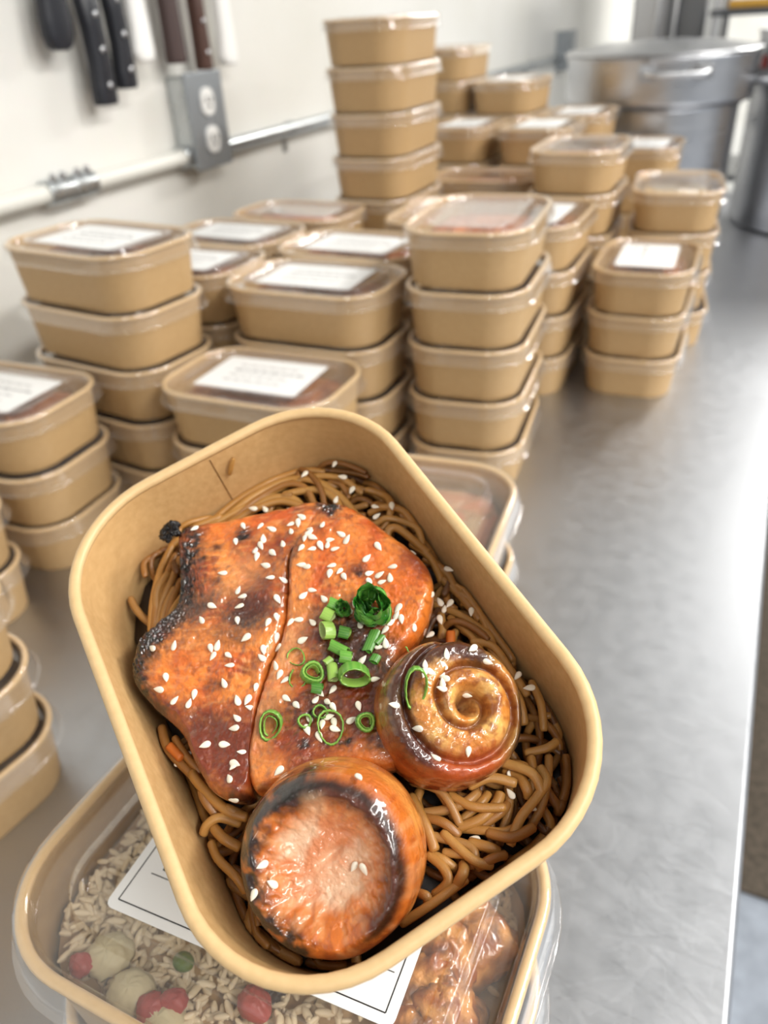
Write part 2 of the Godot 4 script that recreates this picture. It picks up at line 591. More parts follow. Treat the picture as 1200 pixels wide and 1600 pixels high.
func knife(q):
	var w: float = q[2] / 2
	var t := thing("knife", q[5], "knife", Vector3(-0.84 + 0.03, TOP + q[0], q[1]))
	var mat = {"black": M.black_plastic, "riveted": M.black_plastic, "white": M.white_plastic, "dark_wood": M.wood_dark, "wood": M.wood}[q[4]]
	var prof := []
	if q[3] == "round":
		prof = [[0.35, 0.0, 0.1], [0.75, 0.004, 0.08], [1.0, 0.016, 0.0], [1.0, 0.034, -0.05], [0.82, 0.065, -0.1], [0.75, 0.10, -0.05], [0.85, 0.125, 0.0]]
	elif q[3] == "square":
		prof = [[0.85, 0.0, 0.1], [1.0, 0.003, 0.1], [1.0, 0.02, 0.05], [0.9, 0.05, -0.1], [0.85, 0.085, -0.05], [1.0, 0.12, 0.0]]
	elif q[3] == "flare":
		prof = [[0.5, 0.0, 0.0], [0.9, 0.004, 0.0], [1.0, 0.014, 0.0], [0.88, 0.04, -0.05], [0.8, 0.08, 0.0], [0.95, 0.12, 0.05]]
	else:
		prof = [[0.9, 0.0, 0.0], [1.0, 0.003, 0.0], [0.95, 0.03, -0.03], [0.88, 0.07, 0.0], [0.95, 0.12, 0.0]]
	var loops := []
	for p in prof:
		var l := PackedVector3Array()
		for k in 20:
			var a := TAU * k / 20
			var cx := signf(cos(a)) * pow(absf(cos(a)), 0.7)
			var cz := signf(sin(a)) * pow(absf(sin(a)), 0.7)
			l.append(Vector3(cx * 0.011 * (0.75 + 0.25 * p[0]), p[1], (cz * p[0] + p[2]) * w))
		loops.append(l)
	part("handle", loft(loops, true, true), mat, t)
	if q[4] == "riveted" or q[4] == "wood":
		for y in [0.022, 0.062, 0.10]:
			part("rivet", lathe([[0.0042, 0.0], [0.0042, 0.0105], [0.003, 0.0122]], 14, false, true), M.steel, t, Vector3(0, y, -0.05 * w)).rotation_degrees = Vector3(0, 0, -90)
	# bolster and blade
	part("bolster", box_mesh(Vector3(0.014, 0.014, w * 1.5), 0.003), M.steel, t, Vector3(0, 0.127, 0))
	var bl := PackedVector3Array()
	var lp := []
	for s in [[1.1, 0.134, 0.0], [1.25, 0.15, -0.1], [1.15, 0.25, -0.05], [0.7, 0.33, 0.3], [0.1, 0.37, 0.9]]:
		bl = PackedVector3Array([Vector3(0.0008, s[1], (-s[0] + s[2]) * w), Vector3(0.0014, s[1], (s[0] * 0.6 + s[2]) * w), Vector3(0.0, s[1], (s[0] + s[2]) * w), Vector3(-0.0014, s[1], (s[0] * 0.6 + s[2]) * w), Vector3(-0.0008, s[1], (-s[0] + s[2]) * w)])
		lp.append(bl)
	part("blade", loft(lp, true, true), M.steel, t, Vector3(-0.006, 0, 0))

func loop_handle(w: float, out: float, r: float) -> ArrayMesh:
	var p := [Vector3(-w, 0, 0), Vector3(-w, 0, out * 0.7), Vector3(-w * 0.75, 0, out), Vector3(0, 0, out * 1.05), Vector3(w * 0.75, 0, out), Vector3(w, 0, out * 0.7), Vector3(w, 0, 0)]
	return tube(catmull(p, false, 5), r, 10, 1.0, false)

func pot(called, label, at: Vector3, r: float, h: float, face: float, handle_y: float) -> Node3D:
	var t := thing(called, label, "cooking pot", at)
	part("body", lathe([[r * 0.9, 0.0], [r - 0.004, 0.003], [r, 0.012], [r, h - 0.006], [r + 0.004, h - 0.002], [r + 0.004, h + 0.002], [r, h + 0.003], [r - 0.003, h], [r - 0.003, 0.012], [r * 0.9, 0.006]], 72, true, true), M.steel, t)
	for s in [0.0, PI]:
		var a: float = face + s
		var hd := part("handle", loop_handle(0.055, 0.042, 0.007), M.steel, t, Vector3(sin(a) * r, handle_y, cos(a) * r))
		hd.rotation.y = a
		for k in [-1, 1]:
			part("mounting_plate", box_mesh(Vector3(0.03, 0.03, 0.004), 0.002), M.steel, hd, Vector3(k * 0.055, 0, 0.001))
	return t

func build_pots():
	pot("stockpot", "tall steel stockpot standing at the table's far end", Vector3(-0.255, TOP, -1.95), 0.168, 0.26, 0.35 - 0.75, 0.205)
	var pan := pot("wide_pan", "wide shallow steel pan stacked on top of the stockpot", Vector3(-0.255, TOP + 0.263, -1.95), 0.192, 0.088, 0.28, 0.064)
	part("pan_lid", lathe([[0.197, 0.0], [0.199, 0.003], [0.19, 0.006], [0.12, 0.017], [0.03, 0.022]], 72, false, true), M.steel, pan, Vector3(0, 0.0925, 0))
	var d := pot("stockpot", "steel pot with a red sticker at the right edge of the view", Vector3(0.165, TOP, -2.11), 0.24, 0.38, 2.2, 0.30)
	var p := PackedVector3Array()
	var stick := box_mesh(Vector3(0.022, 0.026, 0.002), 0.0008)
	part("red_sticker", stick, M.red, d, Vector3(sin(-1.17) * 0.2415, 0.325, cos(-1.17) * 0.2415)).rotation.y = -1.17

func build_background():
	# stainless upright cabinet far behind the worktop, and a shelf to its right
	var t := thing("steel_cabinet", "tall stainless steel cabinet far behind the pots", "cabinet", Vector3(-0.45, 0, -3.85))
	part("body", box_mesh(Vector3(0.26, 1.95, 0.7), 0.006), M.steel_dark, t, Vector3(0, 1.0, 0))
	part("door", box_mesh(Vector3(0.12, 1.75, 0.02), 0.006), M.steel, t, Vector3(-0.063, 1.02, 0.362))
	part("door", box_mesh(Vector3(0.12, 1.75, 0.02), 0.006), M.steel_dark, t, Vector3(0.063, 1.02, 0.362))
	for s in [-1, 1]:
		part("door_handle", tube([Vector3(0, 0.2, 0), Vector3(0, 0.2, 0.04), Vector3(0, -0.2, 0.04), Vector3(0, -0.2, 0)], 0.008, 10, 1.0, false), M.steel, t, Vector3(s * 0.03, 1.2, 0.372))
	var r := thing("shelf_rack", "wire shelf rack with yellow boards at the upper right", "shelf", Vector3(0.16, 0, -3.4))
	for sx in [-1, 1]:
		for sz in [-1, 1]:
			part("post", lathe([[0.014, 0.0], [0.014, 1.9], [0.01, 1.905]], 12, true, true), M.steel, r, Vector3(sx * 0.42, 0, sz * 0.22))
	for y in [0.3, 0.8, 1.12, 1.30, 1.8]:
		part("shelf", box_mesh(Vector3(0.88, 0.02, 0.48), 0.006), M.steel_dark, r, Vector3(0, y, 0))
	var b := solo("cutting_board", box_mesh(Vector3(0.5, 0.024, 0.34), 0.004), M.yellow, "yellow board lying on the shelf at the upper right", "cutting board")
	b.position = Vector3(0.02, 1.322, -3.38)
	var w := solo("food_bin", tray([[0.03, 0.0], [0.012, 0.0], [0.002, 0.12], [0.0, 0.125], [0.004, 0.125], [0.014, 0.006], [0.03, 0.006]], 0.15, 0.2, 0.03, true, true), M.white_plastic, "white plastic bin on the shelf below the yellow board", "bin")
	w.position = Vector3(0.06, 1.130, -3.4)

# ---------- takeout boxes ----------
func tub_profile(h: float) -> Array:
	return [[0.03, 0.0022], [0.0096, 0.002], [0.0088, 0.0], [0.0080, 0.0005], [0.0068, 0.012], [0.0032, h - 0.0046], [0.0030, h - 0.0032]]

func inner_profile(h: float) -> Array:
	return [[0.0034, h - 0.0026], [0.0040, h - 0.005], [0.0076, 0.012], [0.0090, 0.0046], [0.0105, 0.0034], [0.03, 0.0032]]

func rim_profile(h: float) -> Array:
	var o := []
	for k in 13:
		var a := -PI * 0.75 + TAU * 0.92 * k / 12.0
		o.append([0.0020 + 0.0020 * cos(a + PI * 0.5 + PI * 0.25 + PI), h - 0.0020 + 0.0020 * sin(a + PI * 0.5 + PI * 0.25)])
	return o

func rim_mesh(h: float) -> ArrayMesh:
	var prof := []
	for k in 14:
		var a := -PI * 0.5 + TAU * k / 14.0
		# start below, run up the outside, over and down the inside
		prof.append([0.0021 - 0.0021 * cos(a), h - 0.0019 + 0.0019 * sin(a)])
	prof.append(prof[0])
	return tray(prof, HX, HZ, RC, false, false, 12)

func lid_mesh(h: float, top: float) -> ArrayMesh:
	var g := top - 0.0004
	var prof := [[-0.0046, h - 0.0142], [-0.0042, h - 0.0138], [-0.0030, h - 0.0134], [-0.0022, h - 0.0124], [-0.0012, h - 0.003], [-0.0004, h], [0.0008, h + 0.0010], [0.0022, h + 0.0012], [0.0040, h + 0.0006], [0.0050, h - 0.0012], [0.0058, h - 0.0042], [0.0066, h - 0.0046],
		[0.0170, h - 0.0046], [0.0178, h - 0.0040], [0.0188, g - 0.0006], [0.0196, g], [0.0230, g], [0.0238, g - 0.0005], [0.0246, g - 0.0022], [0.0254, g - 0.0026], [0.0335, g - 0.0026], [0.0345, g - 0.0030], [0.0355, g - 0.0036], [0.0560, g - 0.0036]]
	# the film has two faces: go in along the underside, out along the top
	var under := []
	for k in range(prof.size() - 1, -1, -1):
		under.append([prof[k][0] + 0.00025, prof[k][1] - 0.00025])
	return tray(under + prof, HX, HZ, RC, true, true, 10)

func build_box_meshes():
	var h := PITCH - 0.0025
	meshes.tub = tray(tub_profile(h) + inner_profile(h), HX, HZ, RC, true, true)
	meshes.rim = rim_mesh(h)
	meshes.lid = lid_mesh(h, PITCH)
	meshes.label = rounded_label(0.054, 0.036)
	meshes.print = print_mesh(0.054, 0.036, false)
	meshes.frame = print_mesh(0.054, 0.036, true)
	for k in 4:
		meshes["meal%d" % k] = meal_mesh(k)

func rounded_label(hx: float, hz: float) -> ArrayMesh:
	return loft([rrect(hx, hz, 0.003, 0.0, 4), rrect(hx, hz, 0.003, 0.0003, 4), rrect(hx - 0.0002, hz - 0.0002, 0.003, 0.00036, 4)], true, true)

# flat print on a label: rows of small words, or the thin frame line with two rules
func print_mesh(hx: float, hz: float, frame: bool) -> ArrayMesh:
	var v := PackedVector3Array()
	var f := PackedInt32Array()
	var r := RandomNumberGenerator.new()
	r.seed = 5
	var bars := []
	if frame:
		var i := 0.0035
		var w := 0.00022
		bars = [[-hx + i, hx - i, -hz + i, w], [-hx + i, hx - i, hz - i, w], [-0.0456, 0.010, 0.0203, w * 0.8], [0.015, 0.0487, 0.0206, w * 0.8]]
		for s in [-1, 1]:
			v.append_array(PackedVector3Array([Vector3(s * (hx - i) - w, 0, -hz + i), Vector3(s * (hx - i) + w, 0, -hz + i), Vector3(s * (hx - i) + w, 0, hz - i), Vector3(s * (hx - i) - w, 0, hz - i)]))
	else:
		for row in 4:
			var z := -hz * 0.5 + row * hz * 0.32
			var x := -hx * 0.6
			while x < hx * (0.5 if row != 1 else 0.65):
				var l := r.randf_range(0.004, 0.011)
				bars.append([x, x + l, z, 0.0008 if row != 1 else 0.0014])
				x += l + 0.002
	for b in bars:
		v.append_array(PackedVector3Array([Vector3(b[0], 0, b[2] - b[3]), Vector3(b[1], 0, b[2] - b[3]), Vector3(b[1], 0, b[2] + b[3]), Vector3(b[0], 0, b[2] + b[3])]))
	for q in range(0, v.size(), 4):
		f.append_array(PackedInt32Array([q, q + 2, q + 1, q, q + 3, q + 2]))
	return mk(v, f)

# the meal under a clear lid: a lumpy bed with its own colours
func meal_mesh(k: int) -> ArrayMesh:
	var pal := [[lin(150, 84, 40), lin(186, 116, 58), lin(98, 52, 26)], [lin(196, 170, 128), lin(214, 194, 156), lin(150, 96, 50)], [lin(170, 92, 48), lin(206, 128, 72), lin(120, 66, 36)], [lin(180, 150, 112), lin(190, 120, 80), lin(120, 108, 60)]]
	var loops := []
	var cols := []
	for i in 15:
		var t := 1.0 - i / 15.0
		var l := rrect((HX - 0.012) * t, (HZ - 0.012) * t, (RC - 0.012) * t, 0.0, 7)
		var cc := PackedColorArray()
		for j in l.size():
			var x := l[j].x * 1000
			var z := l[j].z * 1000
			l[j].y = 0.036 + 0.006 * noise_a.get_noise_3d(x * 2.0, z * 2.0, k * 50.0) + 0.003 * noise_b.get_noise_3d(x * 2, z * 2, k * 30.0) - (0.004 if i == 0 else 0.0)
			var n := noise_a.get_noise_3d(x * 1.3, 40 + k * 20, z * 1.3)
			var c: Color = pal[k][0].lerp(pal[k][1], clampf(0.5 + n * 1.6, 0, 1))
			cc.append(c.lerp(pal[k][2], clampf(noise_b.get_noise_3d(x, 9 + k * 9, z) * 2.0 - 0.2, 0, 0.8)))
		loops.append(l)
		cols.append(cc)
	return loft(loops, false, true, false, cols)

func takeout_box(label: String, at: Vector3, yaw: float, group: String, with_label: bool, label_turn := 0.0) -> Node3D:
	var t := thing("takeout_box", label, "takeout box", at, yaw)
	t.set_meta("group", group)
	part("tub", meshes.tub, M.kraft, t)
	part("rim", meshes.rim, M.kraft_rim, t)
	part("lid", meshes.lid, M.lid, t)
	if with_label:
		var lb := part("label", meshes.label, M.paper, t, Vector3(0, PITCH - 0.0029, 0))
		lb.rotation.y = label_turn
		lb.set_meta("label", "white paper label")
		part("print", meshes.print, M.pale_ink, lb, Vector3(0, 0.00042, 0))
	return t

const ORD := ["topmost", "second", "third", "fourth", "fifth", "sixth", "seventh", "eighth"]

func build_stacks():
	# description, count, x, z, yaw, labelled top, note on the topmost box
	# description, count, x, z, yaw, labelled top, note on the topmost box, kind of food
	var S := [
		["five-box stack below the knives", 5, -0.592, -0.592, -6.0, true, "white label", 0],
		["three-box stack cut by the left edge", 3, -0.636, -0.456, 2.5, true, "white label", 0],
		["two-box stack by the left edge", 2, -0.633, -0.321, -5.0, false, "no label", 0],
		["three-box stack in the lower left corner", 3, -0.437, -0.157, 81.0, false, "lid half cut", 1],
		["three-box stack right behind the open box", 3, -0.404, -0.567, 1.0, true, "white label", 0],
		["four-box stack left of the front tower", 4, -0.4115, -0.701, 0.0, true, "white label", 0],
		["four-box stack two rows behind the salmon", 4, -0.43, -0.835, -1.0, true, "white label", 2],
		["four-box stack under the outlet box", 4, -0.621, -0.857, -4.0, true, "white label", 0],
		["shaded four-box stack beside the leftmost stack", 4, -0.60, -0.7245, 0.0, true, "label half hidden", 0],
		["four-box stack before the tallest tower", 4, -0.60, -0.990, -1.0, false, "no label", 2],
		["five-box front tower right of centre", 5, -0.255, -0.768, 95.0, false, "no label", 2],
		["three-box stack nearest the bare worktop", 3, -0.126, -1.074, 92.0, true, "white label", 0],
		["four-box stack farthest right", 4, -0.120, -1.272, 97.0, false, "bare clear lid", 1],
		["five-box stack left of the rightmost stack", 5, -0.255, -1.226, 91.0, false, "bare lid", 3],
		["four-box stack right of the front tower", 4, -0.2655, -1.038, 90.0, true, "white label", 0],
		["tallest tower before the wall", 8, -0.528, -1.147, 90.0, false, "highest of all", 3],
		["low stack behind the front tower", 4, -0.394, -1.03, 90.0, false, "bare lid", 3],
		["low stack at the tallest tower's foot", 4, -0.42, -1.295, 1.0, false, "bare lid", 2],
		["seven-box stack farthest back", 7, -0.615, -1.655, 90.0, false, "plain front", 3],
		["six-box stack in the back row", 6, -0.485, -1.645, 88.0, true, "white label", 1],
		["dark five-box stack beside the tallest tower", 5, -0.515, -1.462, 90.0, true, "white label", 0],
		["five-box stack in the middle back rows", 5, -0.373, -1.452, 91.0, true, "white label", 1],
		["five-box stack left of the pots", 5, -0.35, -1.64, 90.0, true, "white label", 0],
		["four-box stack in front of the pots", 4, -0.22, -1.645, 90.0, true, "white label", 3],
		["three-box stack under the open box's right", 3, -0.175, -0.383, 95.0, false, "ridged bare lid", 3]]
	for k in S.size():
		var s = S[k]
		var food := thing_mesh("meal", meshes["meal%d" % s[7]], M.meal, "meal under the top lid of the " + s[0], "food")
		food.position = Vector3(s[2], TOP + (s[1] - 1) * PITCH, s[3])
		food.rotation.y = deg_to_rad(s[4])
		for n in s[1]:
			var from_top: int = s[1] - 1 - n
			var lab: String
			if from_top == 0:
				lab = "topmost kraft box of the " + s[0] + ", " + s[6]
			elif n == 0:
				lab = "bottom kraft box of the " + s[0]
			else:
				lab = ORD[from_top] + " kraft box from the top of the " + s[0]
			var jx := rng.randfn(0.0, 0.0009) if from_top > 0 else 0.0
			var jr := rng.randfn(0.0, 0.9) if from_top > 0 else 0.0
			takeout_box(lab, Vector3(s[2] + jx, TOP + n * PITCH, s[3] + jx * 0.5), deg_to_rad(s[4] + jr), "kraft takeout boxes in stacks", s[5] and from_top == 0, rng.randfn(0.0, 0.035))

func thing_mesh(called, mesh, mat, label, category) -> MeshInstance3D:
	return solo(called, mesh, mat, label, category)

# ---------- the labelled box under the open one ----------
const LP := 0.0645

func build_front_box_contents():
	var base := Vector3(-0.1115, TOP, -0.1247)
	var yaw := deg_to_rad(-0.9)
	var h := LP - 0.0025
	var tub := tray(tub_profile(h) + inner_profile(h), HX, HZ, RC, true, true, 14)
	var rim := rim_mesh(h)
	var lid := lid_mesh(h, LP)
	for n in 3:
		var lab: String = ["bottom kraft box under the labelled box in front", "middle kraft box under the labelled box in front", "kraft box with big white label and clear ridged lid under the open box"][n]
		var t := thing("takeout_box", lab, "takeout box", base + Vector3(0, n * LP, 0), yaw)
		t.set_meta("group", "kraft takeout boxes in stacks")
		part("tub", tub, M.kraft, t)
		part("rim", rim, M.kraft_rim, t)
		part("lid", lid, M.lid, t)
		if n == 2:
			var lb := part("label", meshes.label, M.paper, t, Vector3(0.001, LP - 0.0028, -0.004))
			lb.rotation.y = deg_to_rad(3.0)
			lb.set_meta("label", "white paper label with a thin black frame")
			part("frame_line", meshes.frame, M.ink, lb, Vector3(0, 0.00042, 0))
			for q in [["Fo", -0.0434, 0.0180], ["J", -0.0170, 0.0312]]:
				var tm := TextMesh.new()
				var fo := SystemFont.new()
				fo.font_names = PackedStringArray(["Droid Sans"])
				fo.font_weight = 700
				fo.font_italic = true
				tm.font = fo
				tm.text = q[0]
				tm.font_size = 20
				tm.pixel_size = 0.0005
				tm.depth = 0.0001
				tm.horizontal_alignment = HORIZONTAL_ALIGNMENT_LEFT
				tm.vertical_alignment = VERTICAL_ALIGNMENT_BOTTOM
				part("print", tm, M.ink, lb, Vector3(q[1], 0.0005, q[2] + 0.0024)).rotation_degrees = Vector3(-90, 0, 0)
	var top := base + Vector3(0, 2 * LP, 0)
	var place := Transform3D(Basis(Vector3.UP, yaw), top)
	# rice: a lumpy bed and loose grains
	var loops := []
	for i in 12:
		var t := 1.0 - i / 12.0
		var l := rrect((HX - 0.0075) * t, (HZ - 0.0075) * t, (RC - 0.0075) * t, 0.0, 9)
		for j in l.size():
			l[j].y = 0.037 + 0.005 * noise_a.get_noise_2d(l[j].x * 1800, l[j].z * 1800) - (0.003 if i == 0 else 0.0)
		loops.append(l)
	var bed := solo("fried_rice", loft(loops, false, true), M.rice, "bed of fried rice in the labelled box", "rice")
	bed.transform = place
	bed.set_meta("kind", "stuff")
	var grain := grain_mesh(0.0056, 0.0023, 0.0021)
	var mm := MultiMesh.new()
	mm.transform_format = MultiMesh.TRANSFORM_3D
	mm.mesh = grain
	var where := []
	var r := RandomNumberGenerator.new()
	r.seed = 19
	for k in 2600:
		var x := r.randf_range(-0.078, 0.078)
		var z := r.randf_range(-0.05, 0.05)
		if Vector2(maxf(absf(x) - 0.05, 0), maxf(absf(z) - 0.022, 0)).length() > 0.029:
			continue
		if x > 0.03 and z > -0.02 and r.randf() < 0.75:
			continue
		var y := 0.038 + 0.005 * noise_a.get_noise_2d(x * 1800, z * 1800) + r.randf_range(-0.001, 0.003)
		var b := Basis.from_euler(Vector3(r.randfn(0, 0.4), r.randf() * TAU, r.randfn(0, 0.4)))
		where.append(Transform3D(b.scaled(Vector3.ONE * r.randf_range(0.8, 1.25)), Vector3(x, y, z)))
	mm.instance_count = where.size()
	for k in where.size():
		mm.set_instance_transform(k, where[k])
	var mi := MultiMeshInstance3D.new()
	mi.name = "rice_grains"
	mi.multimesh = mm
	mi.material_override = M.rice_white
	mi.transform = place
	mi.set_meta("label", "loose cooked rice grains in the labelled box")
	mi.set_meta("category", "rice")
	mi.set_meta("kind", "stuff")
	add_child(mi, true)
	var ch := [[73.2, -13.2], [60.2, 10.5], [71.6, 14.6], [86.7, 10.8], [60.9, 26.4], [61.1, -5.5]]
	var chl := ["largest golden fried chicken piece under the clear lid at the right", "fried chicken piece next to the white label's right edge", "fried chicken piece at the bottom of the frame", "fried chicken piece in the box's front right corner", "fried chicken piece below the label's lower right corner", "dark saucy chicken piece beneath the open box's rim"]
	for k in ch.size():
		var rad: float = [0.0145, 0.0125, 0.011, 0.011, 0.011, 0.011][k]
		var o := solo("chicken_piece", chunk_mesh(rad, 60 + k), M.salmon, chl[k], "chicken", "fried chicken pieces in the labelled box")
		o.transform = place * Transform3D(Basis(Vector3.UP, k * 1.1), Vector3(clampf(ch[k][0], -70, 66) * 0.001, 0.0565 - rad * 0.82, clampf(ch[k][1], -44, 40) * 0.001))
	var fl := [[-32.1, 48.5], [-16.7, 52.3], [-48.1, 41.8]]
	for k in fl.size():
		var o := solo("cauliflower_floret", floret_mesh(0.008, 80 + k), M.floret, ["pale cauliflower floret at the middle of the box's front left", "pale cauliflower floret nearest the front rim", "pale cauliflower floret beside the leftmost pepper piece"][k], "vegetable", "cauliflower florets in the labelled box")
		o.transform = place * Transform3D(Basis(Vector3.UP, k * 2.0), Vector3(fl[k][0] * 0.001, 0.043, fl[k][1] * 0.001))
	var hm := [[-53.6, 48.9], [-16.5, 45.7], [-21.5, 50.3], [8.9, 35.0]]
	for k in hm.size():
		var o := solo("pepper_piece", chunk_mesh(0.0042 + 0.0004 * k, 90 + k, 0.1, false), M.ham, ["red pepper piece nearest the left end of the rice", "red pepper piece right of the middle cauliflower floret", "red pepper piece close to the front rim", "red pepper piece farthest right in the rice"][k], "pepper", "red pepper pieces in the fried rice")
		o.transform = place * Transform3D(Basis.from_euler(Vector3(0.3, k * 0.9, 0.2)), Vector3(hm[k][0] * 0.001, 0.046, hm[k][1] * 0.001))
	var pe := [[-21.5, 33.4]]
	for k in pe.size():
		var o := solo("pea", chunk_mesh(0.0034, 5, 0.02, false), M.pea, ["green pea just below the label's left corner"][k], "pea", "peas in the fried rice")
		o.transform = place * Transform3D(Basis(), Vector3(pe[k][0] * 0.001 + k * 0.004, 0.0455, pe[k][1] * 0.001))
	var fu := [[12.2, 26.6]]
	for k in fu.size():
		var o := solo("mushroom_piece", chunk_mesh(0.0042, 15 + k, 0.3), M.fungus, ["black mushroom piece just below the label's lower edge"][k], "mushroom", "dark mushroom pieces in the fried rice")
		o.transform = place * Transform3D(Basis(Vector3.UP, 1.0), Vector3(fu[k][0] * 0.001, 0.0445, fu[k][1] * 0.001))

func grain_mesh(l: float, w: float, h: float) -> ArrayMesh:
	var loops := []
	for p in [[-0.5, 0.25], [-0.42, 0.62], [-0.2, 0.95], [0.12, 1.0], [0.36, 0.72], [0.47, 0.35], [0.5, 0.14]]:
		var lp := PackedVector3Array()
		for k in 8:
			var a := TAU * k / 8
			lp.append(Vector3(p[0] * l, sin(a) * h * 0.5 * p[1], cos(a) * w * 0.5 * p[1]))
		loops.append(lp)
	return loft(loops, true, true)

# a lumpy fried piece with browned patches
func chunk_mesh(r: float, sd: int, rough := 0.16, tinted := true) -> ArrayMesh:
	var loops := []
	var cols := []
	for i in range(1, 24):
		var th := PI * (1.0 - i / 24.0)
		var l := PackedVector3Array()
		var cc := PackedColorArray()
		for k in 40:
			var a := TAU * k / 40
			var d := Vector3(sin(th) * cos(a), cos(th), sin(th) * sin(a))
			var q := d * 9.0 + Vector3(sd * 13.0, 0, sd * 7.0)
			var n := noise_a.get_noise_3dv(q * 1.6) * 1.2 + noise_b.get_noise_3dv(q * 1.5) * 0.5
			l.append(d * Vector3(1.15, 0.8, 0.95) * r * (1.0 + rough * 2.0 * n))
			var t := clampf(0.5 + noise_b.get_noise_3dv(q * 0.8) * 1.4, 0, 1)
			cc.append(lin(150, 78, 30).lerp(lin(214, 150, 78), t).lerp(lin(70, 30, 14), clampf(-noise_a.get_noise_3dv(q * 2.4) * 2.4, 0, 0.8)))
		loops.append(l)
		cols.append(cc)
	return loft(loops, true, true, false, cols)

func floret_mesh(r: float, sd: int) -> ArrayMesh:
	var loops := []
	for i in range(1, 18):
		var th := PI * (1.0 - i / 18.0)
		var l := PackedVector3Array()
		for k in 28:
			var a := TAU * k / 28
			var d := Vector3(sin(th) * cos(a), cos(th), sin(th) * sin(a))
			var n := absf(noise_b.get_noise_3dv(d * 22.0 + Vector3(sd * 9, 0, 0)))
			l.append(d * r * ((0.9 + 0.28 * n) if d.y > -0.2 else 0.55) * Vector3(1.1, 0.8, 1.0))
		loops.append(l)
	return loft(loops, true, true)

# ---------- the open box ----------
const HH := 0.058

func build_held_box():
	var t := thing("takeout_box", "open kraft takeout box tilted forward, holding salmon, rolls and noodles", "takeout box")
	t.transform = held * Transform3D(Basis(), Vector3(0, -HH, 0))
	t.set_meta("group", "open box of salmon and noodles")
	part("tub", tray(tub_profile(HH), HX, HZ, RC, true, false, 20), M.kraft, t)
	part("lining", tray(inner_profile(HH), HX, HZ, RC, false, true, 20), M.kraft_inside, t).set_meta("label", "smooth brown inner wall")
	part("rim", rim_mesh(HH), M.kraft_rim, t)
	# the glued paper seam on the short inner wall
	var sm := []
	for k in 9:
		var y := HH - 0.0042 - 0.03 * k / 8.0
		var ins := lerpf(0.0040, 0.0076, (HH - 0.005 - y) / (HH - 0.017)) + 0.00002
		sm.append(Vector3(-HX + ins + 0.00004, y, -0.0019 - 0.0007 * k / 8.0))
	part("seam", tube(sm, 0.00022, 6, 1.0, false), M.seam, t)
	# stray scraps stuck to the inner wall
	var s1 := solo("noodle_scrap", tube([Vector3(-0.0841, -0.0140, -0.0060), Vector3(-0.0840, -0.0110, -0.0075), Vector3(-0.0843, -0.0075, -0.0098)], 0.0011, 8), M.noodles[2], "noodle scrap stuck beside the paper seam inside the open box", "noodle", "noodle scraps stuck to the inner wall")
	s1.transform = held
	var s2 := solo("noodle_scrap", tube([Vector3(-0.0722, -0.0075, -0.0525), Vector3(-0.0700, -0.0085, -0.0543), Vector3(-0.0678, -0.0095, -0.0552)], 0.0011, 8), M.noodles[2], "noodle scrap stuck high in the open box's far corner", "noodle", "noodle scraps stuck to the inner wall")
	s2.transform = held

# keeps a point of the box's plan inside the tapering wall at height y (millimetres)
func inside(x: float, z: float, y: float, rad: float) -> Vector2:
	var ins := lerpf(4.0, 7.6, clampf(-y / 46.0, 0, 1)) + rad
	var hx := 90.0 - ins
	var hz := 62.5 - ins
	var rc := 41.0 - ins
	var q := Vector2(absf(x) - (hx - rc), absf(z) - (hz - rc))
	if q.x > 0 and q.y > 0:
		if q.length() > rc:
			q = q.normalized() * rc
	else:
		q = Vector2(minf(q.x, rc), minf(q.y, rc))
	return Vector2((q.x + hx - rc) * signf(x), (q.y + hz - rc) * signf(z))

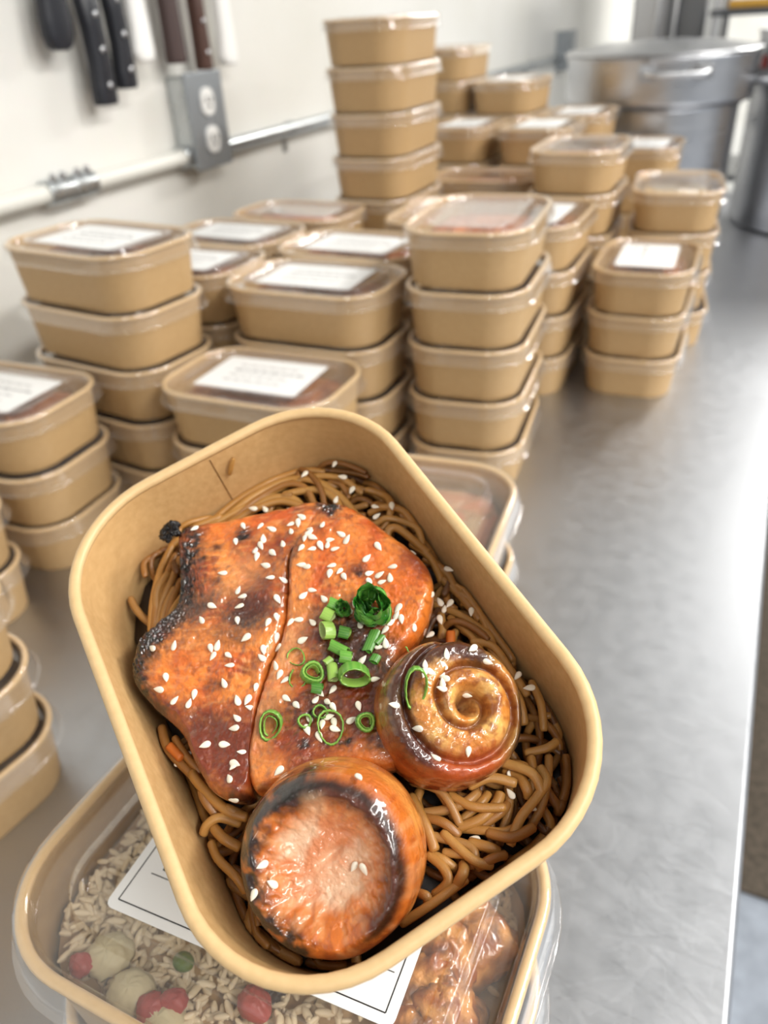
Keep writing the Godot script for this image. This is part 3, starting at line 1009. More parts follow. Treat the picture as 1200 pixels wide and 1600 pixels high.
func build_noodles():
	var t := thing("noodles", "glossy brown wheat noodles filling the open box under the salmon", "noodles")
	t.transform = held
	# what lies below the strands: a dark saucy bed
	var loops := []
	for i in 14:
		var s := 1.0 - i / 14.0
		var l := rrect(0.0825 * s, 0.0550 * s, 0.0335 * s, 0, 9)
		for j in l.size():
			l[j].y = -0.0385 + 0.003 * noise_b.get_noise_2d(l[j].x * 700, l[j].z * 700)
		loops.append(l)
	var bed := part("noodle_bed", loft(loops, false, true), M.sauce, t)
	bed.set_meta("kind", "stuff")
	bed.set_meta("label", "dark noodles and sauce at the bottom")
	var r := RandomNumberGenerator.new()
	r.seed = 42
	# the deeper, random strands
	for k in 190:
		var zone := k % 5
		var cx := 0.0
		var cz := 0.0
		match zone:
			0:
				cx = r.randf_range(-78, -55)
				cz = r.randf_range(-45, 40)
			1:
				cx = r.randf_range(-60, 20)
				cz = r.randf_range(-56, -38)
			2, 3:
				cx = r.randf_range(15, 80)
				cz = r.randf_range(-50, 0)
			4:
				cx = r.randf_range(10, 70)
				cz = r.randf_range(30, 52)
		var rad := r.randf_range(7, 24)
		var a0 := r.randf() * TAU
		var sweep := r.randf_range(1.2, 3.8) * (1.0 if r.randf() < 0.5 else -1.0)
		var y0 := r.randf_range(-36, -27)
		var tilt := r.randfn(0, 0.12)
		var sq := r.randf_range(0.5, 1.0)
		var path := []
		for i in 22:
			var a := a0 + sweep * i / 21.0
			var y := y0 + rad * tilt * sin(a) + 1.2 * sin(a * 3.0 + k)
			y = clampf(y, -37.5, -25.0)
			var p := inside(cx + rad * cos(a), cz + rad * sq * sin(a), y, 1.7)
			path.append(Vector3(p.x, y, p.y) * 0.001)
		part("noodle_strand", tube(path, r.randf_range(0.00115, 0.0015), 8, 0.92), M.noodles[[0, 1, 3, 4, 5, 3][k % 6]], t)
	# the strands that lie on top, each where the photograph shows it
	var sets := [[NTOP, -27.5], [NRIGHT, -27.5], [NLOW, -23.5], [NLEFT, -23.0]]
	for s in sets:
		var n := 0
		for c in s[0]:
			var pts := []
			for i in c.size():
				var y: float = s[1] + 0.11 * n + r.randf_range(-0.8, 0.8) - (1.6 if i == 0 or i == c.size() - 1 else 0.0)
				var p := inside(c[i][0], c[i][1], y, 1.5)
				pts.append(Vector3(p.x, y, p.y) * 0.001)
			part("noodle_strand", tube(catmull(pts, false, 7), r.randf_range(0.00125, 0.0016), 10, 0.92), M.noodles[[0, 2, 4, 0, 1, 2][(n * 7 + c.size()) % 6]], t)
			n += 1

const NTOP := [
	[[-78.1, 15.6], [-82.9, -2.6], [-83.6, -15.4], [-82.7, -23.6], [-79.7, -32.6], [-74.5, -39.6]],
	[[-69.6, -38.2], [-64.3, -41.8], [-57.5, -41.2]],
	[[-73.0, 1.7], [-75.2, -9.6], [-73.9, -17.1], [-68.7, -23.2], [-63.3, -23.9]],
	[[-76.8, 8.1], [-79.5, -7.3], [-80.2, -17.0], [-78.8, -25.8], [-71.9, -33.0], [-59.7, -38.2], [-46.6, -39.5], [-34.3, -40.6]],
	[[-75.1, 5.8], [-76.8, -5.2], [-78.0, -15.1], [-76.2, -24.5], [-70.5, -29.2], [-61.6, -28.4]],
	[[-77.6, 12.2], [-77.3, -3.5], [-77.4, -19.1], [-74.5, -32.1], [-66.6, -42.4], [-56.1, -46.8]],
	[[-52.6, -39.7], [-49.7, -45.8]],
	[[-49.6, -33.9], [-50.0, -40.3]],
	[[-73.5, 4.6], [-72.7, -8.4], [-69.9, -18.4], [-62.0, -25.8]],
	[[-73.6, -20.1], [-68.2, -31.7], [-60.1, -36.1], [-51.2, -35.6]],
	[[-46.4, 44.7], [-55.2, 39.5], [-63.7, 31.1], [-71.0, 25.4]],
	[[-44.2, 44.0], [-52.6, 38.4], [-59.3, 31.8]],
	[[-43.1, 46.9], [-54.4, 41.1], [-64.3, 34.3], [-73.4, 26.4]],
	[[-40.5, 43.9], [-51.5, 36.8], [-62.0, 28.6]],
	[[-47.3, 46.4], [-57.7, 41.2], [-69.0, 33.9], [-77.3, 26.0]],
	[[-77.6, 27.5], [-79.2, 16.5], [-78.8, 4.2]],
	[[-40.2, 42.5], [-48.2, 36.5], [-55.0, 30.3]],
	[[-50.7, 42.4], [-60.4, 38.1], [-66.5, 31.7]],
	[[-39.4, -42.2], [-38.4, -47.4], [-34.4, -52.0], [-27.6, -54.8], [-21.7, -53.1]],
	[[-29.4, -42.2], [-33.0, -45.4], [-32.1, -48.5], [-26.1, -50.6], [-16.9, -52.9]],
	[[-45.5, -43.6], [-43.2, -49.3], [-37.6, -54.5], [-29.2, -56.4]]]
const NRIGHT := [
	[[-0.4, -43.6], [7.6, -48.4], [15.8, -51.4], [22.4, -52.4], [29.2, -49.1]],
	[[-3.0, -50.8], [2.7, -48.1], [6.4, -49.2]],
	[[5.3, -51.9], [9.6, -54.6], [16.5, -54.1], [24.3, -52.0]],
	[[-12.7, -52.4], [-6.2, -53.9], [0.8, -52.8], [5.3, -54.1], [5.8, -59.2]],
	[[4.6, -43.9], [10.1, -41.3], [13.8, -38.0]],
	[[12.6, -45.1], [15.7, -40.8]],
	[[13.6, -46.5], [21.6, -49.6]],
	[[-17.3, -50.4], [-9.5, -53.6], [-1.1, -52.2]],
	[[7.6, -45.3], [17.7, -47.6], [28.2, -46.8], [35.2, -49.4]],
	[[22.6, -50.7], [32.9, -49.8], [41.6, -47.4]],
	[[37.5, -49.0], [45.4, -47.5], [52.1, -44.6]],
	[[-6.3, -51.5], [3.9, -52.9], [14.7, -53.5]],
	[[-25.3, -49.9], [-15.3, -52.4], [-5.2, -50.9]],
	[[19.7, -46.3], [25.6, -51.1], [36.3, -51.1], [45.2, -50.9]],
	[[41.4, -54.9], [49.8, -52.3], [56.8, -48.3]]]
const NLOW := [
	[[52.0, -7.0], [54.7, -4.2], [59.5, -3.4]],
	[[54.8, -11.4], [60.2, -11.5], [65.7, -10.8]],
	[[59.8, -39.0], [62.3, -45.0], [62.1, -49.3]],
	[[60.3, -34.3], [62.6, -35.8], [64.4, -37.2]],
	[[64.0, -44.6], [69.5, -40.1], [75.3, -33.3], [78.6, -25.3]],
	[[67.0, -9.9], [68.9, -16.9], [67.6, -23.3], [65.5, -26.3]],
	[[65.9, -12.0], [65.2, -19.5], [63.6, -23.4]],
	[[70.2, -16.0], [70.1, -23.1], [69.0, -26.5]],
	[[60.7, -30.4], [64.5, -33.3], [69.0, -33.0], [70.9, -32.3]],
	[[61.6, -39.8], [67.3, -36.7], [71.1, -32.8]],
	[[57.8, -2.7], [61.4, -10.1], [63.0, -16.0], [62.1, -20.9]],
	[[67.5, -10.9], [71.9, -16.2], [75.2, -20.8], [75.8, -25.9]],
	[[72.1, -10.7], [76.3, -14.7], [78.6, -16.5]],
	[[58.7, -2.8], [64.3, -7.5], [69.5, -9.6]],
	[[68.3, 0.3], [72.4, -2.3], [76.0, -4.1]],
	[[63.9, -1.6], [68.2, -5.7], [72.9, -10.1], [76.2, -10.3], [78.0, -7.4]],
	[[70.4, -3.2], [73.5, -6.9], [75.3, -9.8]],
	[[68.6, 0.7], [73.8, -1.1], [77.9, -0.3], [78.5, 5.1]],
	[[65.8, -39.7], [70.3, -39.0], [72.5, -34.0], [74.9, -26.5], [79.0, -19.9]],
	[[78.9, -8.8], [79.5, -13.8], [80.3, -17.9]],
	[[59.6, -19.0], [61.1, -25.8], [66.3, -31.4]],
	[[79.8, 16.3], [80.3, 7.4], [80.0, -0.2], [79.8, -5.3]],
	[[76.0, -6.6], [78.4, -5.0], [79.8, -1.6]],
	[[76.2, 7.9], [78.1, 6.6], [79.5, 7.3]],
	[[52.2, -3.5], [62.2, -2.8], [69.4, -1.5]],
	[[72.7, -16.5], [77.9, -21.6], [78.4, -28.8]],
	[[58.5, -30.8], [66.5, -36.4], [72.6, -35.9]],
	[[58.2, -13.0], [65.4, -17.1], [70.2, -24.8]],
	[[66.1, -5.8], [77.1, -9.2], [80.8, -13.1]],
	[[49.0, -5.4], [57.2, -11.5], [67.5, -11.3]]]
const NLEFT := [
	[[-10.1, 54.2], [-1.3, 54.7], [9.5, 51.5], [15.8, 48.8]],
	[[13.3, 49.5], [19.4, 50.3], [25.9, 49.3]],
	[[31.6, 53.8], [37.7, 53.4], [45.2, 50.6], [49.7, 50.2]],
	[[28.7, 55.7], [27.3, 52.5], [27.6, 48.3], [31.8, 43.9]],
	[[9.9, 50.8], [13.2, 50.4], [21.0, 48.1], [27.3, 45.4], [31.7, 41.1]],
	[[24.0, 47.4], [27.1, 44.7], [31.4, 41.2]],
	[[28.4, 51.4], [33.8, 49.5], [38.0, 46.7]],
	[[-3.8, 51.7], [4.3, 50.4], [11.5, 48.4]]]

# ---------- salmon ----------
func palette(k: int) -> Color:
	return [lin(24, 14, 12), lin(64, 26, 10), lin(112, 40, 12), lin(214, 146, 90), lin(230, 140, 62), lin(84, 56, 40), lin(214, 146, 70), lin(226, 172, 138), lin(226, 112, 30)][k]

func flesh(x: float, z: float, blobs: Array, warp: float) -> Array:
	# base: orange flesh, mottled by the grill; returns [colour, char amount]
	var n := noise_a.get_noise_2d(x * 1.1 + 300, z * 1.1)
	var n2 := noise_b.get_noise_2d(x * 1.4, z * 1.4 + 90)
	var c := lin(194, 84, 24).lerp(lin(226, 130, 50), clampf(0.5 + n * 1.9, 0, 1))
	c = c.lerp(lin(120, 44, 12), clampf(n2 * 1.8 - 0.3, 0, 0.6))
	# caramel patches with firmer borders
	var n3 := noise_a.get_noise_2d(x * 0.75 + 40, z * 0.75 - 80) + 0.35 * n2
	c = c.lerp(lin(104, 36, 10), smoothstep(0.12, 0.40, n3) * 0.62)
	# pale muscle lines
	var st := noise_c.get_noise_2d((x * 0.85 + z * 0.5) * 0.9, (z * 0.85 - x * 0.5) * 0.22)
	c = c.lerp(lin(240, 176, 110), clampf(st * 1.6 - 0.3, 0, 0.3))
	var ch := 0.0
	for b in blobs:
		var dx: float = x - b[0] + warp * noise_b.get_noise_2d(x * 2.2, z * 2.2)
		var dz: float = z - b[1] + warp * noise_b.get_noise_2d(x * 2.2 + 70, z * 2.2 + 30)
		if absf(dx) > 3.0 * maxf(b[2], b[3]) or absf(dz) > 3.0 * maxf(b[2], b[3]):
			continue
		var ca := cos(b[4])
		var sa := sin(b[4])
		var u: float = (dx * ca + dz * sa) / b[2]
		var v: float = (-dx * sa + dz * ca) / b[3]
		var w: float = exp(-pow(u * u + v * v, 1.4)) * b[6]
		w = clampf(w * (1.0 + 0.45 * noise_b.get_noise_2d(x * 1.8 + 11, z * 1.8) + 0.2 * noise_c.get_noise_2d(x * 1.2, z * 1.2)), 0, 1)
		c = c.lerp(palette(b[5]), w)
		if b[5] == 0:
			ch = maxf(ch, w)
	return [c, ch]

func salmon_top(x: float, z: float, y0: float, d: float, ch: float) -> float:
	# millimetres; d is the distance to the edge
	var e := clampf(d / 4.0, 0, 1)
	var y := y0 - 5.5 * (1.0 - sqrt(1.0 - (1.0 - e) * (1.0 - e)))
	y += 1.3 * noise_a.get_noise_2d(x * 1.3, z * 1.3) + 0.35 * noise_b.get_noise_2d(x * 2.0, z * 2.0)
	y += 0.16 * noise_c.get_noise_2d((x * 0.85 + z * 0.5) * 0.8, (z * 0.85 - x * 0.5) * 0.3)
	y += ch * 0.9 * noise_c.get_noise_2d(x * 1.6 + 7, z * 1.6)
	return y

func fillet(called: String, label: String, outline: Array, blobs: Array, y0: float, slope: Vector2, seed_off: float) -> MeshInstance3D:
	var pts := []
	for p in outline:
		pts.append(Vector2(p[0], p[1]))
	var line := catmull(pts, true, 16)
	var cen := Vector2.ZERO
	for p in line:
		cen += p
	cen /= line.size()
	var n := line.size()
	var rows := 120
	var loops := []
	var cols := []
	# from the underside up the edge, then inwards over the top
	for k in 7:
		var l := PackedVector3Array()
		var cc := PackedColorArray()
		for j in n:
			var p: Vector2 = line[j]
			var q := p + (cen - p).normalized() * (2.6 - 2.6 * sin(PI * 0.5 * k / 6.0) + 0.0)
			var f := flesh(p.x, p.y, blobs, 1.2)
			var top := salmon_top(p.x, p.y, y0 + slope.dot(p), 0.0, f[1])
			l.append(Vector3(q.x, top - 11.0 + 11.0 * k / 6.0 * 0.97, q.y) * 0.001)
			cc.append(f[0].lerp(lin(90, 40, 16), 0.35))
		loops.append(l)
		cols.append(cc)
	for i in range(0, rows):
		var s := 1.0 - float(i) / rows
		s = 1.0 - pow(1.0 - s, 1.25)
		var l := PackedVector3Array()
		var cc := PackedColorArray()
		for j in n:
			var p: Vector2 = cen + (line[j] - cen) * s
			var d: float = (line[j] - cen).length() * (1.0 - s)
			var f := flesh(p.x, p.y, blobs, 1.2)
			l.append(Vector3(p.x, salmon_top(p.x, p.y, y0 + slope.dot(p), d, f[1]), p.y) * 0.001)
			cc.append(f[0])
		loops.append(l)
		cols.append(cc)
	var o := solo(called, loft(loops, true, true, false, cols), M.salmon, label, "salmon")
	o.transform = held
	return o

const LEFT := [[-70.5, 18.9], [-64.8, 5.6], [-57.9, -13.6], [-51.3, -28.5], [-45.5, -30.8], [-41.1, -18.0], [-35.3, -10.3], [-22.2, -2.6], [-11.4, 4.6], [-1.2, 15.3], [8.6, 23.2], [20.2, 30.7], [29.8, 36.3], [28.9, 41.1], [22.7, 45.8], [14.3, 47.0], [0.7, 47.6], [-12.9, 52.5], [-25.2, 54.7], [-34.7, 50.2], [-38.5, 42.5], [-41.4, 33.8], [-49.5, 28.0], [-62.2, 23.4]]
const LBLOB := [[-7.0, 9.9, 3.4, 16.7, -0.77, 4, 0.60], [-37.8, 6.5, 9.6, 9.6, -0.96, 3, 0.55], [-35.6, 20.9, 9.4, 4.0, -1.37, 3, 0.50], [-22.4, 28.7, 12.3, 7.6, -1.47, 4, 0.45], [-59.2, 7.3, 15.5, 4.4, -1.11, 8, 0.70], [11.9, 44.8, 15.6, 15.1, -1.00, 2, 0.66], [20.1, 35.5, 6.0, 14.9, -1.09, 2, 0.96], [5.3, 38.9, 8.7, 5.1, -0.68, 1, 0.72], [-17.5, 21.4, 6.7, 3.0, -0.80, 1, 0.60], [-6.1, 32.0, 4.0, 2.6, -0.99, 1, 0.84], [-5.7, 48.3, 7.8, 5.3, -0.39, 2, 0.84], [-14.3, 36.5, 13.3, 7.7, -1.36, 8, 0.40], [-23.5, 12.9, 9.9, 8.4, -1.26, 5, 1.00], [-23.9, 11.0, 6.9, 5.4, -1.26, 1, 1.00], [-36.0, 27.9, 11.3, 4.2, -1.48, 1, 0.84], [13.0, 37.8, 13.5, 10.6, -0.76, 2, 0.84], [-30.9, 1.0, 6.2, 12.5, -0.69, 2, 0.54], [-52.2, 1.1, 3.6, 3.7, -0.95, 0, 1.00], [-53.5, 10.9, 2.3, 1.8, -0.96, 1, 0.84], [-51.6, 17.3, 1.9, 1.8, -0.96, 1, 0.96], [-41.1, 17.1, 2.8, 2.1, -0.96, 1, 0.72], [-42.5, -7.0, 8.1, 7.2, -1.37, 2, 0.60], [-54.4, 23.6, 5.5, 18.5, -0.81, 0, 1.00], [-44.1, 28.8, 7.7, 8.7, -0.63, 0, 1.00], [-37.5, 36.4, 8.4, 6.3, -1.81, 0, 1.00], [-33.4, 44.9, 8.3, 7.0, -2.03, 0, 1.00], [-27.0, 51.8, 5.5, 11.2, -0.85, 0, 1.00], [-17.4, 52.9, 3.9, 9.7, -1.57, 0, 1.00], [-9.6, 50.6, 5.0, 2.5, -0.39, 1, 0.96], [-68.8, 18.8, 5.5, 4.8, -0.95, 0, 1.00], [-33.8, 28.8, 8.2, 3.3, -1.37, 5, 0.72], [-46.1, -30.0, 4.8, 4.3, -0.94, 0, 1.00], [29.9, 38.8, 5.1, 1.9, -1.01, 1, 0.96], [-30.2, -6.6, 1.9, 13.5, -0.88, 1, 0.66]]
const RIGHT := [[-47.3, -28.3], [-45.6, -34.0], [-37.1, -38.7], [-20.4, -43.5], [-6.2, -46.4], [3.1, -43.6], [10.9, -36.5], [15.5, -28.1], [18.3, -21.7], [26.7, -15.6], [39.1, -9.3], [46.0, -4.5], [41.4, 6.1], [35.3, 15.7], [33.8, 26.6], [30.5, 34.5], [21.1, 32.8], [9.7, 25.3], [-0.5, 16.3], [-10.9, 5.8], [-22.7, -1.9], [-35.6, -8.9], [-42.4, -17.6]]
const RBLOB := [[-23.8, -8.2, 3.9, 16.2, -0.89, 4, 0.75], [-4.1, 6.3, 5.3, 11.7, -0.67, 3, 0.75], [12.9, 22.3, 4.5, 12.8, -0.79, 3, 0.70], [-26.1, -26.8, 13.3, 8.0, -0.49, 8, 0.60], [-6.5, -33.2, 12.5, 10.0, -0.41, 8, 0.70], [9.3, -27.5, 7.6, 8.3, -0.97, 8, 0.80], [2.0, -12.7, 14.7, 9.8, -0.53, 1, 1.00], [15.9, -12.0, 11.3, 10.6, -0.63, 5, 1.00], [9.0, -5.5, 9.3, 8.7, -0.98, 1, 0.96], [21.6, 3.5, 21.0, 6.5, -1.14, 1, 0.90], [26.1, -5.2, 10.1, 7.7, -0.99, 2, 0.72], [29.0, 11.7, 18.7, 5.5, -1.17, 2, 0.84], [-14.9, -26.2, 2.9, 2.7, -0.96, 1, 1.00], [-8.9, -29.7, 4.4, 2.5, -1.37, 2, 0.60], [27.0, 15.9, 1.6, 1.6, -1.00, 0, 1.00], [33.2, 5.1, 1.9, 1.6, -1.00, 0, 1.00], [28.5, 26.4, 5.1, 4.3, -1.54, 4, 0.50], [39.2, 4.4, 10.3, 2.8, -1.00, 8, 0.50], [-7.9, -44.0, 9.2, 3.0, -0.22, 2, 0.72], [-44.3, -30.3, 4.8, 4.3, -0.95, 0, 1.00], [-29.6, -28.7, 5.5, 5.2, -0.95, 4, 0.60], [37.6, -5.2, 6.1, 7.6, -1.00, 1, 0.84], [-33.1, -9.3, 1.9, 10.1, -0.77, 1, 0.72]]
const YL := -10.5
const YR := -9.5

func build_salmon():
	fillet("salmon_fillet", "glazed salmon piece on the left, with a charred left edge", LEFT, LBLOB, YL, Vector2(0, 0), 0)
	fillet("salmon_fillet", "glazed salmon piece on the right, topped with scallions", RIGHT, RBLOB, YR, Vector2(0, 0), 50)
	# crumbs of char at the upper left corner
	var o := solo("char_crumb", chunk_mesh(0.0026, 33, 0.5), M.char, "black charred flake at the salmon's upper left corner", "char")
	o.transform = held * Transform3D(Basis(), Vector3(CHAR[0][0], -9.0, CHAR[0][1]) * 0.001)
	var o2 := solo("char_crumb", chunk_mesh(0.0019, 35, 0.5), M.char, "smaller black flake just left of the charred corner", "char")
	o2.transform = held * Transform3D(Basis(), Vector3(CHAR[1][0], -10.0, CHAR[1][1]) * 0.001)
	var cr := solo("carrot_strip", box_mesh(Vector3(0.0055, 0.0026, 0.003), 0.0007), M.carrot, "orange carrot strip among the noodles by the right wall", "carrot")
	cr.transform = held * Transform3D(Basis(Vector3.UP, -0.6), Vector3(CHAR[2][0], -24.0, CHAR[2][1]) * 0.001)
	var cr2 := solo("carrot_strip", box_mesh(Vector3(0.007, 0.003, 0.0028), 0.0007), M.carrot, "orange carrot strip below the salmon's lower left edge", "carrot")
	cr2.transform = held * Transform3D(Basis(Vector3.UP, 0.3), Vector3(CHAR[3][0], -21.5, CHAR[3][1]) * 0.001)

const CHAR := [[-69.1, 22.4], [-68.6, 25.1], [16.4, -40.8], [1.8, 52.8]]

# ---------- rolled salmon ----------
# the face of a roll: r 0..1, angle; returns [height mm, colour]
func roll_face(kind: int, r: float, a: float) -> Array:
	var x := r * cos(a) * 22.0
	var z := r * sin(a) * 22.0
	var n := noise_b.get_noise_3d(x * 1.5, z * 1.5, kind * 60.0)
	var n2 := noise_c.get_noise_3d(x * 0.8, z * 0.8, kind * 33.0)
	var na := noise_a.get_noise_3d(x * 1.6, z * 1.6, kind * 20.0)
	var edge := clampf((1.0 - r) / 0.2, 0, 1)
	var h := -6.0 * (1.0 - sqrt(1.0 - (1.0 - edge) * (1.0 - edge)))
	var c: Color
	if kind == 0:
		# a tight coil round a small hole
		var hx := x - 1.0
		var hz := z + 3.5
		var rr := sqrt(hx * hx + hz * hz) / 22.0
		var aa := atan2(hz, hx)
		var turn := rr * 2.25 - aa / TAU + 0.36 + 0.05 * na
		var fr := turn - floorf(turn)
		var groove := exp(-pow(minf(fr, 1.0 - fr) / 0.10, 2.0))
		h += 1.8 * sin(PI * fr) - 2.4 * groove * smoothstep(0.12, 0.25, rr)
		h -= 9.0 * exp(-pow(rr / 0.15, 2.0))
		h += 2.4 * exp(-pow((rr - 0.36) / 0.2, 2.0))
		c = lin(204, 128, 52).lerp(lin(232, 180, 100), clampf(0.5 + na * 1.8, 0, 1))
		c = c.lerp(lin(150, 72, 22), clampf(n * 1.8 - 0.1, 0, 0.65))
		c = c.lerp(lin(120, 54, 20), 0.7 * groove)
		c = c.lerp(lin(170, 78, 34), smoothstep(0.5, 0.8, r) * smoothstep(0.2, 0.9, sin(a - ROT0)))
		var dk := exp(-pow((r - 0.82) / 0.19, 2.0)) * smoothstep(-0.45, 0.2, cos(a - ROT0 - PI * 1.14))
		c = c.lerp(lin(60, 20, 10), clampf(dk * (1.3 + n2 * 0.5), 0, 0.95))
		c = c.lerp(lin(96, 44, 18), exp(-pow((rr - 0.38) / 0.09, 2.0)) * 0.5 * clampf(0.5 + n * 2.0, 0, 1))
		c = c.lerp(lin(120, 84, 56), exp(-pow((rr) / 0.16, 2.0)) * 0.7)
		c = c.lerp(lin(20, 12, 10), smoothstep(0.80, 0.98, r) * smoothstep(0.75, 0.97, cos(a - ROT0 - 0.12)))
	else:
		# an open cup with a browned lip and a pink hollow
		var inner := smoothstep(0.30, 0.78, r + 0.06 * n)
		h += 6.5 * (inner - 1.0) + 2.0 * exp(-pow((r - 0.80) / 0.09, 2.0)) * (0.6 + 0.8 * na + 0.4 * cos(a - ROT1 + PI * 0.22))
		h -= 2.4 * exp(-(pow((x + 0.5) / 1.2, 2.0) + pow((z + 2.2) / 3.2, 2.0)))
		h += 0.12 * n2 * (1.0 - inner) + 0.35 * sin(a * 7.0 + na * 6.0) * inner * (1.0 - smoothstep(0.7, 0.95, r))
		var down := smoothstep(-0.2, 0.9, cos(a - ROT1 - PI * 0.5))
		c = lin(236, 192, 156).lerp(lin(222, 140, 92), clampf(0.4 + na * 2.2, 0, 1))
		c = c.lerp(lin(238, 160, 112), exp(-(pow((x - 0.5) / 3.5, 2.0) + pow((z - 3.0) / 3.0, 2.0))) * 0.7)
		c = c.lerp(lin(214, 116, 40), smoothstep(0.44, 0.70, r + 0.14 * n + 0.08 * down))
		c = c.lerp(lin(150, 60, 16), clampf(n * 1.4 + 0.1, 0, 0.6) * smoothstep(0.5, 0.8, r))
		var st := noise_c.get_noise_2d(a * 7.0, r * 4.0)
		c = c.lerp(lin(246, 190, 130), clampf(st * 1.2 - 0.1, 0, 0.25) * smoothstep(0.35, 0.6, r))
		# brown lip over the upper right, black crust down the left
		var lip := exp(-pow((r - 0.79 + 0.05 * n) / 0.13, 2.0)) * smoothstep(-0.25, 0.25, cos(a - ROT1 + PI * 0.20))
		c = c.lerp(lin(78, 26, 10), clampf(lip * 1.25, 0, 0.95))
		var ridge := exp(-pow((r - 0.86 + 0.04 * na) / 0.05, 2.0)) * smoothstep(-0.3, 0.3, cos(a - ROT1 + PI * 0.15))
		c = c.lerp(lin(34, 14, 8), clampf(ridge * 0.9, 0, 0.9))
		var dk := exp(-pow((r - 0.90) / 0.20, 2.0)) * smoothstep(-0.1, 0.35, cos(a - ROT1 - PI * 1.03)) * clampf(1.0 + n * 1.2, 0.3, 1.4)
		c = c.lerp(lin(20, 12, 10), clampf(dk * 1.2, 0, 0.97))
		c = c.lerp(lin(240, 194, 150), 0.45 * exp(-pow((cos(a - ROT1 + PI * 0.52) - 1.0) / 0.02, 2.0)) * smoothstep(0.4, 0.6, r) * (1.0 - smoothstep(0.70, 0.85, r)))
	h += (0.4 if kind == 0 else 0.25) * n + (0.14 if kind == 0 else 0.05) * n2
	return [h, c]

const AX0 := Vector3(0.30, 1.0, -0.22)
const AX1 := Vector3(0.40, 1.0, 0.30)
const Y0R := -5.0
const Y1R := -1.5
const ROT0 := -0.986
const ROT1 := -0.986

func roll(kind: int, label: String, at: Vector3, axis: Vector3, rad: float, height: float):
	var n := 220
	var loops := []
	var cols := []
	for k in 22:
		var s := k / 21.0
		var l := PackedVector3Array()
		var cc := PackedColorArray()
		for j in n:
			var a := TAU * j / n
			var fc := roll_face(kind, 1.0, a)
			var lay := noise_c.get_noise_2d(cos(a) * 5.0 + kind * 40, s * 9.0)
			var w := 1.0 + 0.05 * sin(PI * s) + 0.03 * noise_a.get_noise_3d(cos(a) * 14, sin(a) * 14, kind * 9.0) + 0.012 * lay - 0.06 * pow(1.0 - s, 3.0)
			l.append(Vector3(cos(a) * rad * w, lerpf(-height, fc[0] + 0.0, s), sin(a) * rad * w) * 0.001)
			var c: Color
			if kind == 0:
				c = lin(206, 128, 58).lerp(lin(150, 68, 24), clampf(0.5 + lay * 1.5 + 0.5 * sin(a - ROT0), 0, 1))
			else:
				c = lin(222, 146, 68).lerp(lin(196, 104, 40), clampf(0.4 + noise_a.get_noise_3d(cos(a) * 30, s * 20, sin(a) * 30) * 1.5, 0, 1))
			# scorched flanks
			var flank := smoothstep(0.1, 0.55, cos(a - ROT1 - PI * (0.98 if kind == 1 else 1.02)))
			c = c.lerp(lin(120, 52, 18) if kind == 1 else lin(176, 92, 34), flank * clampf(0.75 + lay, 0, 1))
			c = c.lerp(fc[1], smoothstep(0.72 if kind == 1 else 0.8, 1.0, s))
			cc.append(c)
		loops.append(l)
		cols.append(cc)
	for i in range(1, 90):
		var r := 1.0 - i / 90.0
		var l := PackedVector3Array()
		var cc := PackedColorArray()
		for j in n:
			var a := TAU * j / n
			var w := 1.0 + 0.03 * noise_a.get_noise_3d(cos(a) * 14, sin(a) * 14, kind * 9.0)
			var fc := roll_face(kind, r, a)
			l.append(Vector3(cos(a) * rad * r * w, fc[0], sin(a) * rad * r * w) * 0.001)
			cc.append(fc[1])
		loops.append(l)
		cols.append(cc)
	var o := solo("salmon_roll", loft(loops, true, true, false, cols), M.salmon, label, "salmon roll")
	var up := axis.normalized()
	var bx := Vector3(1, 0, 0)
	bx = (bx - up * bx.dot(up)).normalized()
	o.transform = held * Transform3D(Basis(bx, up, bx.cross(up)), at * 0.001)

func build_rolls():
	roll(0, "tightly coiled salmon roll at the right, browned on its left side", Vector3(R0P[0], Y0R, R0P[1]), AX0, 21.0, 24.0)
	roll(1, "cup shaped salmon roll at the bottom with a charred left lip", Vector3(R1P[0], Y1R, R1P[1]), AX1, 24.0, 27.0)

const R0P := [43.2, -26.8]
const R1P := [61.6, 26.1]

# ---------- garnish ----------
func ring_mesh(rx: float, rz: float, h: float, wall: float, arc: float, inner: Color, outer: Color, wob: float) -> ArrayMesh:
	var v := PackedVector3Array()
	var col := PackedColorArray()
	var f := PackedInt32Array()
	var n := 36
	var prof := [[0.0, -0.5], [1.0, -0.5], [1.0, 0.5], [0.0, 0.5]]
	for j in n + 1:
		var a := arc * j / n
		for p in prof:
			var k: float = 1.0 - (wall / rx) * (1.0 - p[0])
			var rib := 1.0 + 0.02 * sin(a * 14.0) + wob * sin(a * 3.0 + 1.0)
			v.append(Vector3(cos(a) * rx * k * rib, p[1] * h + wob * h * sin(a * 2.0), sin(a) * rz * k * rib))
			col.append((outer if p[0] > 0.5 else inner).lerp(lin(190, 214, 120), 0.25 * (0.5 + 0.5 * sin(a * 14.0)) if p[0] > 0.5 else 0.0))
	for j in n:
		for e in 4:
			var a := j * 4 + e
			var b := j * 4 + (e + 1) % 4
			f.append_array(PackedInt32Array([a, b, a + 4, b, b + 4, a + 4]))
	return mk(v, f, col)

